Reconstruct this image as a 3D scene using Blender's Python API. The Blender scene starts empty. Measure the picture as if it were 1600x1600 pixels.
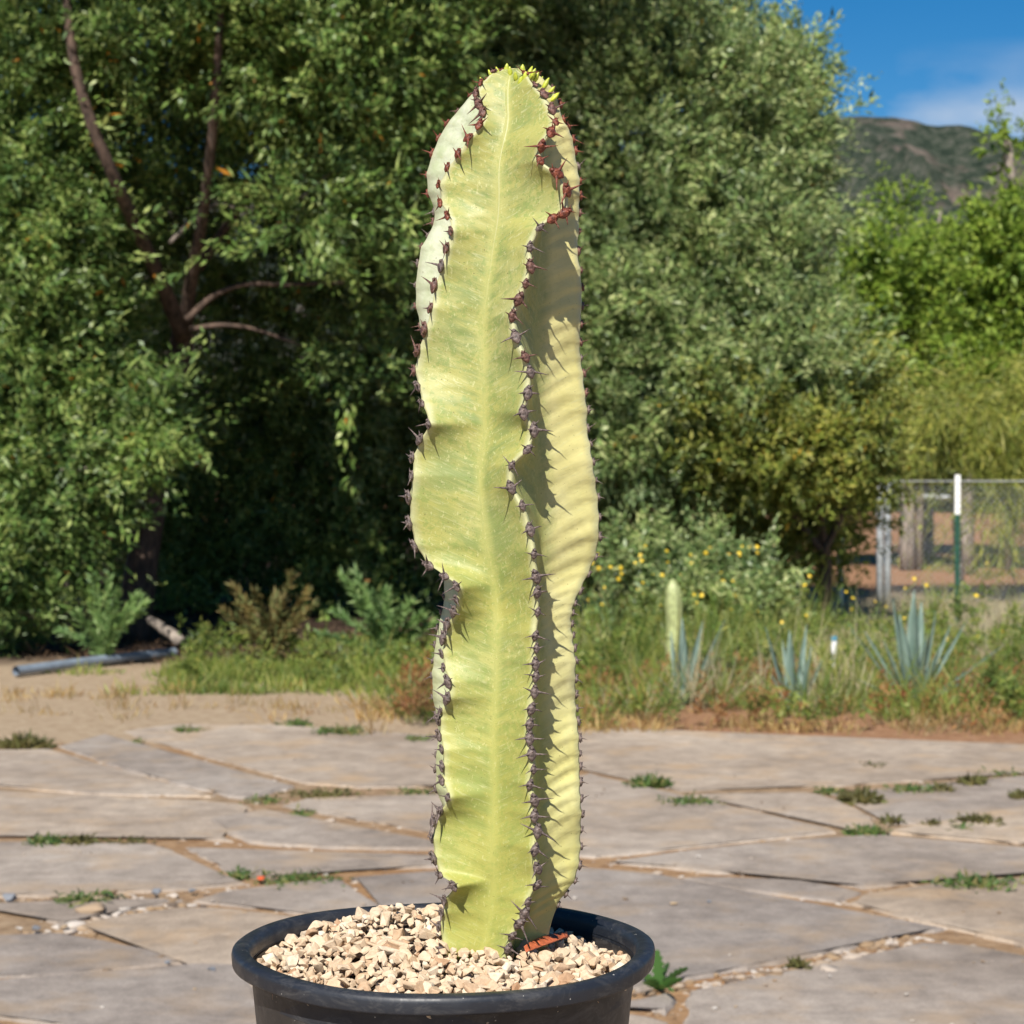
import bpy, bmesh, math, random
import numpy as np
from mathutils import Vector, Matrix, noise as mnoise

random.seed(7)
rs = np.random.RandomState(7)
S = bpy.context.scene
COL = S.collection
R = math.radians

# ------------------------------------------------------------------ camera
CAMZ, FPX = 1.38, 3332.0
PITCH = math.atan(80 / FPX)
cam_d = bpy.data.cameras.new('camera'); cam = bpy.data.objects.new('camera', cam_d); COL.objects.link(cam)
cam.location = (0, 0, CAMZ); cam.rotation_euler = (R(90) - PITCH, 0, 0)
cam_d.sensor_width = 36; cam_d.lens = 36 * FPX / 1600
cam_d.clip_start = 0.05; cam_d.clip_end = 12000
cam_d.dof.use_dof = True; cam_d.dof.focus_distance = 1.47; cam_d.dof.aperture_fstop = 22
S.camera = cam

# ------------------------------------------------------------------ world, sun, exposure
SUN_AZ, SUN_EL = 193.5, 43.0        # compass degrees (clockwise from +Y) of the sun, elevation
w = bpy.data.worlds.new('World'); S.world = w; w.use_nodes = True
nt = w.node_tree; nt.nodes.clear()
def wn(t, **k):
    n = nt.nodes.new(t)
    for a, b in k.items(): setattr(n, a, b)
    return n
sky = wn('ShaderNodeTexSky'); sky.sky_type = 'NISHITA'; sky.sun_disc = False
sky.sun_elevation = R(SUN_EL); sky.sun_rotation = R(SUN_AZ); sky.altitude = 1500
sky.air_density = 1.0; sky.dust_density = 0.15; sky.ozone_density = 3.0
hsv = wn('ShaderNodeHueSaturation'); hsv.inputs['Saturation'].default_value = 1.45; hsv.inputs['Value'].default_value = 1.2
tc = wn('ShaderNodeTexCoord'); mp = wn('ShaderNodeMapping'); mp.inputs['Scale'].default_value = (7, 7, 16)
mp.inputs['Location'].default_value = (-0.12, 0.0, 0.4)
nz = wn('ShaderNodeTexNoise'); nz.inputs['Scale'].default_value = 1.0; nz.inputs['Detail'].default_value = 7
rp = wn('ShaderNodeValToRGB'); rp.color_ramp.elements[0].position = 0.52; rp.color_ramp.elements[1].position = 0.68
sep = wn('ShaderNodeSeparateXYZ')
mr = wn('ShaderNodeMapRange'); mr.inputs['From Min'].default_value = 0.19; mr.inputs['From Max'].default_value = 0.13
ml = wn('ShaderNodeMath', operation='MULTIPLY'); ml.use_clamp = True
mix = wn('ShaderNodeMix', data_type='RGBA')
bg = wn('ShaderNodeBackground'); bg.inputs['Strength'].default_value = 0.052
out = wn('ShaderNodeOutputWorld')
L = nt.links.new
L(sky.outputs[0], hsv.inputs['Color']); L(tc.outputs['Generated'], mp.inputs[0]); L(mp.outputs[0], nz.inputs['Vector'])
L(nz.outputs[0], rp.inputs[0]); L(tc.outputs['Generated'], sep.inputs[0]); L(sep.outputs['Z'], mr.inputs['Value'])
L(rp.outputs[0], ml.inputs[0]); L(mr.outputs[0], ml.inputs[1]); L(ml.outputs[0], mix.inputs['Factor'])
L(hsv.outputs[0], mix.inputs['A']); mix.inputs['B'].default_value = (11, 11.2, 11.6, 1)
L(mix.outputs['Result'], bg.inputs['Color']); L(bg.outputs[0], out.inputs['Surface'])

sd = bpy.data.lights.new('sun', 'SUN'); sd.energy = 5.0; sd.angle = R(0.5); sd.color = (1.0, 0.95, 0.87)
sun = bpy.data.objects.new('sun', sd); COL.objects.link(sun)
az, el = R(SUN_AZ), R(SUN_EL)
to_sun = Vector((math.sin(az) * math.cos(el), math.cos(az) * math.cos(el), math.sin(el)))
sun.rotation_euler = (-to_sun).to_track_quat('-Z', 'Y').to_euler(); sun.location = (0, 0, 8)

S.view_settings.view_transform = 'Standard'; S.view_settings.look = 'None'
S.view_settings.exposure = 0.44; S.view_settings.gamma = 1.0; S.view_settings.use_curve_mapping = False
S.render.engine = 'CYCLES'
S.cycles.max_bounces = 8; S.cycles.transparent_max_bounces = 8; S.cycles.use_denoising = True

# ------------------------------------------------------------------ helpers
FWD = np.array([0, math.cos(PITCH), -math.sin(PITCH)]); UP = np.array([0, math.sin(PITCH), math.cos(PITCH)])
def ray(px, py):
    return FWD + np.array([1., 0, 0]) * ((px - 800) / FPX) + UP * ((800 - py) / FPX)
def at(px, py, Y):
    d = ray(px, py); p = d * (Y / d[1]); p[2] += CAMZ
    return p
def gnd(px, py, z=0.0):
    d = ray(px, py); t = (z - CAMZ) / d[2]; p = d * t; p[2] += CAMZ
    return p

def link(o, parent=None):
    COL.objects.link(o)
    if parent is not None: o.parent = parent
    return o
def tag(o, label=None, cat=None, group=None, kind=None):
    if label: o['label'] = label
    if cat: o['category'] = cat
    if group: o['group'] = group
    if kind: o['kind'] = kind
    return o
def empty(name, loc=(0, 0, 0), label=None, cat=None, group=None):
    o = bpy.data.objects.new(name, None); o.location = loc; o.empty_display_size = 0.05
    COL.objects.link(o); return tag(o, label, cat, group)
def mesh_np(name, verts, faces, mat, parent=None, smooth=False):
    """faces: (n,k) int array, every face with k corners. Verts are world coordinates; the parent offset is taken off."""
    verts = np.asarray(verts, dtype=np.float64); faces = np.asarray(faces, dtype=np.int32)
    if parent is not None: verts = verts - np.array(world_loc(parent))
    me = bpy.data.meshes.new(name); n, k = faces.shape
    me.vertices.add(len(verts)); me.vertices.foreach_set('co', verts.astype(np.float32).ravel())
    me.loops.add(n * k); me.loops.foreach_set('vertex_index', faces.ravel())
    me.polygons.add(n); me.polygons.foreach_set('loop_start', np.arange(0, n * k, k, dtype=np.int32))
    if smooth: me.polygons.foreach_set('use_smooth', np.ones(n, dtype=bool))
    me.update(calc_edges=True)
    if mat: me.materials.append(mat)
    return link(bpy.data.objects.new(name, me), parent)
def world_loc(o):
    v = Vector(o.location)
    while o.parent is not None:
        o = o.parent; v += o.location
    return v
def from_bm(name, bm, mat, parent=None, smooth=False, loc=None, local=False):
    if parent is not None and not local:
        bmesh.ops.translate(bm, verts=bm.verts, vec=-world_loc(parent))
    me = bpy.data.meshes.new(name); bm.to_mesh(me); bm.free()
    if smooth:
        for p in me.polygons: p.use_smooth = True
    if mat: me.materials.append(mat)
    o = bpy.data.objects.new(name, me)
    if loc is not None: o.location = loc
    return link(o, parent)
def tube_bm(bm, pts, rad, seg=8, cap=True):
    pts = [Vector(p) for p in pts]; rings = []
    prev = None
    for i, p in enumerate(pts):
        t = (pts[min(i + 1, len(pts) - 1)] - pts[max(i - 1, 0)]).normalized()
        a = prev if prev is not None else (Vector((0, 0, 1)) if abs(t.z) < .9 else Vector((1, 0, 0)))
        u = (a - t * a.dot(t)).normalized(); v = t.cross(u); prev = u
        rings.append([bm.verts.new(p + (u * math.cos(2 * math.pi * k / seg) + v * math.sin(2 * math.pi * k / seg)) * rad[i]) for k in range(seg)])
    for a, b in zip(rings[:-1], rings[1:]):
        for k in range(seg):
            bm.faces.new((a[k], a[(k + 1) % seg], b[(k + 1) % seg], b[k]))
    if cap:
        bm.faces.new(rings[0][::-1]); bm.faces.new(rings[-1])
def smooth_path(pts, rad, sub=5, wob=0.0):
    P = np.array(pts, float); n = len(P); t = np.linspace(0, n - 1, (n - 1) * sub + 1)
    Pp = np.vstack([2 * P[0] - P[1], P, 2 * P[-1] - P[-2]])
    o = []
    for x in t:
        i = min(int(x), n - 2); f = x - i; p0, p1, p2, p3 = Pp[i:i + 4]
        o.append(0.5 * (2 * p1 + (p2 - p0) * f + (2 * p0 - 5 * p1 + 4 * p2 - p3) * f * f + (3 * p1 - p0 - 3 * p2 + p3) * f ** 3))
    o = np.array(o); r = np.interp(t, np.arange(n), rad)
    if wob: o += rs.normal(0, wob, o.shape)
    return o, r
def tube(name, pts, rad, mat, parent=None, seg=8, sub=4, wob=0.0):
    bm = bmesh.new(); p, r = smooth_path(pts, rad, sub, wob); tube_bm(bm, p, r, seg)
    return from_bm(name, bm, mat, parent, True)
def box_bm(bm, lo, hi, bev=0.0):
    r = bmesh.ops.create_cube(bm, size=1)['verts']
    lo, hi = Vector(lo), Vector(hi)
    for v in r: v.co = Vector([lo[i] + (hi[i] - lo[i]) * (v.co[i] + .5) for i in range(3)])
    if bev:
        es = list({e for v in r for e in v.link_edges})
        bmesh.ops.bevel(bm, geom=es, offset=bev, segments=2, affect='EDGES')
def unit(a): return a / np.maximum(np.linalg.norm(a, axis=-1, keepdims=True), 1e-9)
def leaf_arrays(pos, d, nrm, Ln, W, fold=0.0):
    """diamond leaves: base, two sides, tip"""
    d = unit(d); s = unit(np.cross(d, nrm)); u = unit(np.cross(s, d))
    Ln = np.asarray(Ln)[:, None]; W = np.asarray(W)[:, None]
    v = np.empty((len(pos), 4, 3))
    v[:, 0] = pos; v[:, 1] = pos + d * Ln * .45 + s * W * .5 + u * W * fold
    v[:, 2] = pos + d * Ln - u * Ln * .12; v[:, 3] = pos + d * Ln * .45 - s * W * .5 + u * W * fold
    f = np.arange(len(pos) * 4).reshape(-1, 4)
    return v.reshape(-1, 3), f
def join(parts):
    V, F, n = [], [], 0
    for v, f in parts:
        V.append(v); F.append(f + n); n += len(v)
    return np.vstack(V), np.vstack(F)

# ------------------------------------------------------------------ materials
class M:
    def __init__(s, name):
        s.m = bpy.data.materials.new(name); s.m.use_nodes = True; s.t = s.m.node_tree; s.t.nodes.clear()
        s.o = s.n('ShaderNodeOutputMaterial'); s.b = s.n('ShaderNodeBsdfPrincipled'); s.l(s.b, s.o.inputs['Surface'])
    def n(s, t, **k):
        x = s.t.nodes.new(t)
        for a, b in k.items(): setattr(x, a, b)
        return x
    def l(s, a, b):
        s.t.links.new(a.outputs[0] if hasattr(a, 'outputs') else a, b)
    def coord(s, kind='Object', scale=(1, 1, 1), loc=(0, 0, 0)):
        c = s.n('ShaderNodeTexCoord'); m = s.n('ShaderNodeMapping'); m.inputs['Scale'].default_value = scale; m.inputs['Location'].default_value = loc
        s.l(c.outputs[kind], m.inputs[0]); return m
    def noise(s, scale, vec=None, detail=5, rough=.55, dist=0.):
        x = s.n('ShaderNodeTexNoise'); x.inputs['Scale'].default_value = scale; x.inputs['Detail'].default_value = detail
        x.inputs['Roughness'].default_value = rough; x.inputs['Distortion'].default_value = dist
        if vec is not None: s.l(vec, x.inputs['Vector'])
        return x
    def ramp(s, src, stops, interp='LINEAR'):
        x = s.n('ShaderNodeValToRGB'); cr = x.color_ramp; cr.interpolation = interp
        while len(cr.elements) < len(stops): cr.elements.new(.5)
        for e, (p, c) in zip(cr.elements, stops):
            e.position = p; e.color = (*c, 1) if not isinstance(c, (int, float)) else (c, c, c, 1)
        s.l(src, x.inputs[0]); return x
    def mix(s, fac, a, b, mode='MIX'):
        x = s.n('ShaderNodeMix', data_type='RGBA', blend_type=mode)
        for i, v in (('Factor', fac), ('A', a), ('B', b)):
            if isinstance(v, (int, float)): x.inputs[i].default_value = v
            elif isinstance(v, tuple): x.inputs[i].default_value = (*v, 1)
            else: s.l(v.outputs['Result'] if v.bl_idname == 'ShaderNodeMix' else v.outputs[0], x.inputs[i]) if hasattr(v, 'outputs') else s.t.links.new(v, x.inputs[i])
        return x
    def math(s, op, a, b=None, clamp=False):
        x = s.n('ShaderNodeMath', operation=op); x.use_clamp = clamp
        for i, v in enumerate((a, b)):
            if v is None: continue
            if isinstance(v, (int, float)): x.inputs[i].default_value = v
            else: s.l(v, x.inputs[i])
        return x
    def color(s, node):
        s.t.links.new(node.outputs['Result'] if node.bl_idname == 'ShaderNodeMix' else node.outputs[0], s.b.inputs['Base Color']); return s
    def bump(s, src, strength=.4, dist=.005):
        x = s.n('ShaderNodeBump'); x.inputs['Strength'].default_value = strength; x.inputs['Distance'].default_value = dist
        s.l(src, x.inputs['Height']); s.l(x, s.b.inputs['Normal']); return x
    def set(s, **k):
        for a, b in k.items(): s.b.inputs[a.replace('_', ' ')].default_value = b
        return s

def leaf_mat(name, c1, c2, c3, trans=.3, rough=.5, odd=None, spec=.35, nscale=2.2):
    m = M(name); g = m.n('ShaderNodeNewGeometry'); co = m.coord('Object')
    nz = m.noise(nscale, co, 3)
    a = m.ramp(g.outputs['Random Per Island'], [(0, c1), (.5, c2), (1, c3)])
    nr = m.ramp(nz, [(.3, (.52, .60, .62)), (.7, (1.42, 1.34, 1.14))])
    c = m.mix(1.0, a, nr, 'MULTIPLY')
    if odd:
        th = m.math('GREATER_THAN', g.outputs['Random Per Island'], odd[0])
        c = m.mix(th, c, odd[1])
    m.color(c); m.set(Roughness=rough, Specular_IOR_Level=spec)
    tr = m.n('ShaderNodeBsdfTranslucent'); m.t.links.new(c.outputs['Result'], tr.inputs['Color'])
    ms = m.n('ShaderNodeMixShader'); ms.inputs[0].default_value = trans
    m.l(m.b, ms.inputs[1]); m.l(tr, ms.inputs[2]); m.l(ms, m.o.inputs['Surface'])
    return m.m
def plain(name, c, rough=.6, var=.15, scale=30, bump=.0, metal=0., spec=.5, stretch=(1, 1, 1)):
    m = M(name); co = m.coord('Object', stretch); nz = m.noise(scale, co)
    lo = tuple(max(0, x * (1 - 2 * var)) for x in c); hi = tuple(min(1, x * (1 + 2 * var)) for x in c)
    m.color(m.ramp(nz, [(.3, lo), (.7, hi)])); m.set(Roughness=rough, Metallic=metal, Specular_IOR_Level=spec)
    if bump: m.bump(nz, bump, .01)
    return m.m

# ------------------------------------------------------------------ ground, pavement, mountain
def ground_material():
    m = M('ground earth'); co = m.coord('Object')
    n1 = m.noise(.9, co, 6, .65); n2 = m.noise(14, co, 6, .7); n3 = m.noise(.25, co, 4); n4 = m.noise(160, co, 3, .7)
    sep = m.n('ShaderNodeSeparateXYZ'); m.l(co, sep.inputs[0])
    red = m.ramp(n2, [(.3, (.23, .115, .06)), (.55, (.38, .21, .115)), (.75, (.46, .30, .19))])
    sand = m.ramp(n2, [(.3, (.33, .23, .145)), (.6, (.47, .36, .245)), (.75, (.54, .43, .31))])
    mulch = m.ramp(n2, [(.3, (.025, .016, .012)), (.6, (.075, .048, .033)), (.8, (.14, .1, .075))])
    straw = m.ramp(n2, [(.3, (.27, .22, .13)), (.6, (.43, .37, .25)), (.8, (.52, .46, .34))])
    def band(sock, lo, hi, jit=2.0):
        j = m.math('MULTIPLY', m.math('SUBTRACT', n1, .5), jit)
        a = m.math('ADD', sock, j); x = m.n('ShaderNodeMapRange'); m.l(a, x.inputs['Value'])
        x.inputs['From Min'].default_value = lo; x.inputs['From Max'].default_value = hi
        return x
    X, Y = sep.outputs['X'], sep.outputs['Y']
    c = m.mix(band(X, .4, -.2, 1.2), red, sand)                        # sandy on the left, rusty soil on the right
    far = m.mix(band(Y, 15.0, 16.0, 2.5), c, straw)                    # pale dry strip before the fence
    far2 = m.mix(band(Y, 21.0, 23.5, 4.0), far, red)                   # red bank beyond the fence
    ymul = m.math('MULTIPLY', band(Y, 14.2, 15.2, 1.2), band(X, 0.8, 0.0, 1.5))
    ymul = m.math('MULTIPLY', m.math('MULTIPLY', ymul, band(Y, 44.0, 38.0, 3.)), band(X, -7.5, -6.0, 2.))
    c = m.mix(ymul, far2, mulch)                                       # leaf mulch under the left tree
    near = band(Y, 10.6, 10.2, .3)                                     # sandy joints under the paving
    joint = m.mix(m.ramp(n3, [(.42, 0.0), (.6, 1.0)]), m.ramp(n2, [(.3, (.2, .13, .075)), (.6, (.40, .285, .18)), (.75, (.5, .39, .27))]),
                  m.ramp(n2, [(.3, (.27, .14, .065)), (.6, (.42, .25, .125)), (.75, (.5, .34, .2))]))
    c = m.mix(near, c, joint)
    m.color(c); m.set(Roughness=.95, Specular_IOR_Level=.15)
    ad = m.math('ADD', m.math('MULTIPLY', n2, .6), m.math('MULTIPLY', n4, .4)); m.bump(ad, .9, .02)
    return m.m
def slab_material():
    m = M('old concrete'); oi = m.n('ShaderNodeObjectInfo'); g = m.n('ShaderNodeNewGeometry'); 
    co = m.n('ShaderNodeMapping'); m.t.links.new(g.outputs['Position'], co.inputs[0])
    n1 = m.noise(1.1, co, 6, .6, .4); n2 = m.noise(9, co, 8, .7); n3 = m.noise(120, co, 4, .7); n4 = m.noise(3.3, co, 5, .6)
    base = m.ramp(n1, [(.28, (.265, .217, .178)), (.5, (.375, .315, .265)), (.72, (.47, .405, .345))])
    fine = m.ramp(n2, [(.3, (.68, .67, .66)), (.68, (1.2, 1.19, 1.17))])
    c = m.mix(1.0, base, fine, 'MULTIPLY')
    sp = m.ramp(n3, [(.35, (.78, .78, .78)), (.6, (1.1, 1.1, 1.1))]); c = m.mix(.8, c, sp, 'MULTIPLY')
    stain = m.ramp(n4, [(.5, 0.), (.72, .6)]); c = m.mix(stain, c, (.46, .32, .19))
    wst = m.ramp(m.noise(2.1, m.coord('Object', (1, 2.5, 1), (3, 5, 0)), 7, .7), [(.62, 0.), (.8, .55)]); c = m.mix(wst, c, (.62, .56, .50))
    rv = m.ramp(oi.outputs['Random'], [(0, (.78, .80, .84)), (.5, (1, 1, 1)), (1, (1.16, 1.10, 1.0))])
    c = m.mix(1.0, c, rv, 'MULTIPLY'); m.color(c); m.set(Roughness=.85, Specular_IOR_Level=.25)
    m.bump(m.math('ADD', m.math('MULTIPLY', n2, .7), m.math('MULTIPLY', n3, .35)), .7, .014)
    return m.m

MAT_GROUND = ground_material(); MAT_SLAB = slab_material()
bm = bmesh.new()
xs = [-6000, -60, -12, 12, 60, 6000]; ys = [-6000, -20, 0, 12, 60, 6000]
vv = [[bm.verts.new((x, y, -0.008)) for x in xs] for y in ys]
for i in range(len(ys) - 1):
    for j in range(len(xs) - 1): bm.faces.new((vv[i][j], vv[i][j + 1], vv[i + 1][j + 1], vv[i + 1][j]))
tag(from_bm('ground', bm, MAT_GROUND), 'sandy and rusty bare earth around the paving and under the trees', kind='structure')

pave = empty('pavement'); tag(pave, 'uneven old concrete slab paving with sandy weedy joints', kind='structure')
SLABS = [
 [(-70,1172),(75,1169),(170,1203),(330,1244),(260,1243),(130,1239),(-70,1221)],
 [(92,1165),(165,1146),(215,1160),(350,1200),(462,1229),(385,1247),(337,1240),(177,1196)],
 [(190,1141),(270,1129),(430,1131),(640,1145),(700,1150),(838,1160),(838,1226),(690,1227),(560,1230),(482,1223),(357,1192),(222,1153)],
 [(440,1257),(475,1245),(565,1243),(690,1240),(810,1230),(925,1206),(985,1225),(1050,1246),(1115,1261),(1285,1290),(1308,1300),(1200,1310),(1090,1322),(980,1334),(925,1340),(840,1329),(680,1299),(560,1280)],
 [(945,1346),(1090,1328),(1205,1315),(1330,1307),(1385,1306),(1600,1327),(1820,1345),(1820,1351),(1600,1361),(1470,1368),(1395,1384),(1350,1386),(1250,1368),(1100,1361),(1035,1354)],
 [(930,1136),(1120,1152),(1400,1163),(1600,1168),(1820,1172),(1820,1195),(1600,1200),(1440,1219),(1300,1226),(1130,1231),(1060,1235),(990,1213),(925,1196),(850,1190),(850,1142)],
 [(1075,1242),(1130,1240),(1268,1237),(1343,1265),(1364,1288),(1325,1296),(1292,1283),(1117,1252)],
 [(1292,1238),(1440,1229),(1600,1210),(1820,1204),(1820,1239),(1600,1249),(1560,1261),(1470,1284),(1387,1286),(1360,1260)],
 [(1390,1296),(1475,1294),(1565,1271),(1600,1259),(1820,1248),(1820,1338),(1600,1318),(1390,1300)],
 [(1065,1372),(1105,1369),(1250,1376),(1343,1393),(1308,1409),(1200,1395)],
 [(548,1370),(690,1364),(760,1354),(850,1349),(925,1355),(1035,1366),(1195,1403),(1312,1421),(1395,1437),(1478,1451),(1440,1455),(1345,1473),(1250,1497),(1150,1517),(1060,1533),(1000,1547),(700,1562),(645,1445),(602,1407)],
 [(-70,1231),(130,1247),(260,1249),(385,1257),(393,1263),(308,1281),(338,1302),(366,1314),(300,1309),(230,1306),(50,1304),(-70,1307)],
 [(407,1265),(470,1278),(560,1293),(680,1316),(768,1333),(690,1326),(500,1325),(394,1315),(352,1300),(324,1281)],
 [(287,1322),(390,1325),(500,1335),(690,1336),(785,1342),(690,1353),(535,1357),(470,1362),(405,1371),(362,1364)],
 [(-70,1317),(50,1315),(230,1318),(263,1325),(348,1372),(386,1380),(340,1384),(250,1392),(175,1394),(80,1398),(-70,1402)],
 [(402,1386),(470,1376),(530,1373),(588,1407),(635,1442),(560,1440),(440,1422),(300,1407),(345,1392)],
 [(-70,1415),(80,1411),(175,1407),(250,1404),(288,1406),(240,1415),(150,1430),(95,1445),(35,1421)],
 [(114,1449),(150,1439),(240,1423),(300,1417),(440,1430),(560,1449),(638,1453),(692,1562),(420,1562),(367,1500),(350,1494),(200,1465)],
 [(-70,1463),(60,1459),(98,1457),(200,1477),(330,1501),(180,1514),(60,1524),(-70,1528)],
 [(-80,1536),(60,1533),(180,1525),(300,1509),(362,1509),(412,1568),(410,1634),(-80,1584)],
 [(-110,1594),(410,1646),(425,1760),(-140,1760)],
 [(1077,1548),(1150,1534),(1250,1514),(1350,1490),(1440,1470),(1520,1475),(1600,1495),(1820,1532),(1830,1760),(1120,1760),(1063,1640),(1073,1587)],
 [(1405,1434),(1388,1424),(1325,1411),(1357,1396),(1400,1393),(1470,1380),(1600,1372),(1820,1362),(1820,1515),(1600,1477),(1520,1457),(1492,1451)],
 [(930,1572),(1048,1553),(1054,1570),(1038,1584),(990,1572)],
 [(430,1575),(700,1572),(985,1583),(1037,1598),(1052,1642),(1100,1760),(440,1760)],
]
def slab(poly, rng, z):
    P = []
    n = len(poly)
    for i in range(n):
        a, b = Vector(poly[i]), Vector(poly[(i + 1) % n]); d = b - a; Ln = d.length
        k = max(1, int(Ln / .04)); nr = Vector((-d.y, d.x)).normalized()
        for q in range(k):
            t = q / k; p = a + d * t
            amp = .022 * (mnoise.noise((p.x * 4, p.y * 4, z * 50)) + .8 * mnoise.noise((p.x * 11, p.y * 11, 3)) + .5 * mnoise.noise((p.x * 27, p.y * 27, 5)))
            P.append(p + nr * amp)
    bm = bmesh.new(); n = len(P)
    # inward normals for the worn edge
    def ring(off, zz):
        o = []
        for i in range(n):
            t = (P[(i + 1) % n] - P[i - 1]); nn = Vector((-t.y, t.x)).normalized() * sgn
            q = P[i] + nn * off
            o.append(bm.verts.new((q.x, q.y, zz + .004 * mnoise.noise((q.x * 1.5, q.y * 1.5, 7)) + tilt[0] * (q.x - cx) + tilt[1] * (q.y - cy))))
        return o
    area = sum(P[i].x * P[(i + 1) % n].y - P[(i + 1) % n].x * P[i].y for i in range(n)); sgn = 1 if area > 0 else -1
    cx, cy = sum(p.x for p in P) / n, sum(p.y for p in P) / n; tilt = (rng.uniform(-.003, .003), rng.uniform(-.003, .003))
    r0, r1, r2, r3 = ring(0, -.06), ring(0, z - .012), ring(.006, z - .003), ring(.02, z)
    for a, b in ((r0, r1), (r1, r2), (r2, r3)):
        for i in range(n):
            f = (a[i], a[(i + 1) % n], b[(i + 1) % n], b[i]); bm.faces.new(f if sgn > 0 else f[::-1])
    top = bm.faces.new(r3 if sgn > 0 else r3[::-1])
    bmesh.ops.triangulate(bm, faces=[top], ngon_method='EAR_CLIP')
    me = bpy.data.meshes.new('slab'); bm.to_mesh(me); bm.free(); me.materials.append(MAT_SLAB)
    return link(bpy.data.objects.new('slab', me), pave)
rng = random.Random(3)
for poly in SLABS:
    slab([tuple(gnd(x, y)[:2]) for x, y in poly], rng, rng.uniform(-.001, .006))
def grid_slabs(y0, y1, xl, xr):
    # irregular slabs on both sides of the view and towards the camera
    y = y0
    while y < y1 - .2:
        h = min(rng.uniform(.8, 1.3), y1 - y); x = xl(y + h / 2)
        while x < xr(y + h / 2) - .3:
            wd = min(rng.uniform(.8, 1.6), xr(y + h / 2) - x); g = .03; j = lambda: rng.uniform(-.025, .025)
            slab([(x + g + j(), y + g + j()), (x + wd - g + j(), y + g + j()), (x + wd - g + j(), y + h - g + j()), (x + g + j(), y + h - g + j())], rng, rng.uniform(-.003, .006))
            x += wd
        y += h
grid_slabs(-1.5, 4.35, lambda y: -3.2, lambda y: 3.4)
grid_slabs(4.4, 9.9, lambda y: -.2625 * (y + .7) - 2.2, lambda y: -.2625 * (y + .7) - .08)
grid_slabs(4.4, 10.0, lambda y: .31 * (y + .7) + .04, lambda y: .31 * (y + .7) + 2.2)

# mountain
def mountain():
    prof = [(-1500,560),(-900,470),(-500,420),(0,330),(600,262),(1000,235),(1200,218),(1295,204),(1340,194),(1390,187),(1420,192),(1450,206),(1500,211),(1540,222),(1600,238),(1800,300),(2300,430),(3200,600)]
    D = 1500.; px = np.array([p[0] for p in prof], float); hh = np.array([(720 - p[1]) / FPX * D for p in prof])
    NX, NY = 260, 60; X = np.linspace(-1000, 1000, NX); Yg = np.linspace(900, 2200, NY); V = []
    for y in Yg:
        for x in X:
            ridge = np.interp(x / D * FPX + 800, px, hh); t = (y - D) / (600 if y < D else 700); f = max(0, 1 - abs(t)) ** 1.25
            n = mnoise.fractal((x * .006, y * .006, 1.3), 0.9, 2.1, 6) ; g = abs(mnoise.noise((x * .011 + y * .003, y * .002, 4)))
            V.append((x, y, -4 + (ridge + 13) * f + (n * 34 - g * 80) * min(1, 4 * (1 - f) + .12) * (f > 0.02)))
    F = [(j * NX + i, j * NX + i + 1, (j + 1) * NX + i + 1, (j + 1) * NX + i) for j in range(NY - 1) for i in range(NX - 1)]
    m = M('scrub mountain'); co = m.coord('Object')
    n1 = m.noise(.02, co, 8, .65); n2 = m.noise(.11, co, 7, .8); n3 = m.noise(.008, co, 3)
    scr = m.ramp(n2, [(.35, (.03, .05, .036)), (.48, (.085, .115, .08)), (.62, (.24, .24, .19))])
    rock = m.ramp(n2, [(.3, (.22, .17, .14)), (.7, (.44, .36, .30))])
    m.color(m.mix(m.ramp(n1, [(.55, 0.), (.63, 1.)]), scr, rock)); m.set(Roughness=1., Specular_IOR_Level=.05)
    m.bump(n2, 1.0, 12)
    o = mesh_np('mountain', V, F, m.m, smooth=True); tag(o, 'dark scrub covered mountain with pale rock faces', kind='structure')
mountain()

# ------------------------------------------------------------------ the pot
PC = np.array([(692 - 800) / FPX * 1.5, 1.5]); RIMZ = 1.0385
def lathe_bm(bm, prof, seg=128, c=(0, 0, 0)):
    rings = [[bm.verts.new((c[0] + r * math.cos(2 * math.pi * k / seg), c[1] + r * math.sin(2 * math.pi * k / seg), c[2] + z)) for k in range(seg)] for r, z in prof]
    for a, b in zip(rings[:-1], rings[1:]):
        for k in range(seg): bm.faces.new((a[k], a[(k + 1) % seg], b[(k + 1) % seg], b[k]))
    return rings
def pot_material(body):
    m = M('black pot plastic body' if body else 'black pot plastic rim'); co = m.coord('Object')
    n1 = m.noise(9, co, 6, .7); n2 = m.noise(60, co, 5, .7)
    sc = m.noise(55, m.coord('Object', (1, 1, .25)), 8, .85, 1.5); sp = m.noise(330, co, 2, .6)
    dust = (.055, .046, .038) if body else (.045, .050, .060)
    c = m.mix(m.ramp(n1, [(.35, .08), (.72, .8 if body else .7)]), (.0105, .011, .014), dust)
    if not body: c = m.mix(.4, c, (.010, .013, .021))
    wm = m.noise(28, m.coord('Object', (1, 1, 2.5), (2, 1, 4)), 7, .8, .8); c = m.mix(m.ramp(wm, [(.5, 0.), (.7, .55)]), c, (.115, .11, .105))
    c = m.mix(m.ramp(sc, [(.62, 0.), (.70, .55)]), c, (.17, .16, .15))
    c = m.mix(m.ramp(sp, [(.735, 0.), (.77, .8)]), c, (.5, .48, .44))
    m.color(c); rr = m.ramp(n2, [(.3, .34 if not body else .42), (.7, .6)]); m.l(rr, m.b.inputs['Roughness'])
    m.set(Specular_IOR_Level=.5); m.bump(n2, .12, .002); return m.m
pot = empty('nursery_pot', (PC[0], PC[1], RIMZ - .25), 'round black plastic nursery pot holding the tall variegated cactus', 'plant pot')
POTB, POTR = pot_material(True), pot_material(False)
bm = bmesh.new(); lathe_bm(bm, [(.001, -.25), (.108, -.25), (.112, -.247), (.1352, -.013), (.1362, -.010)], c=(PC[0], PC[1], RIMZ))
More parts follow.
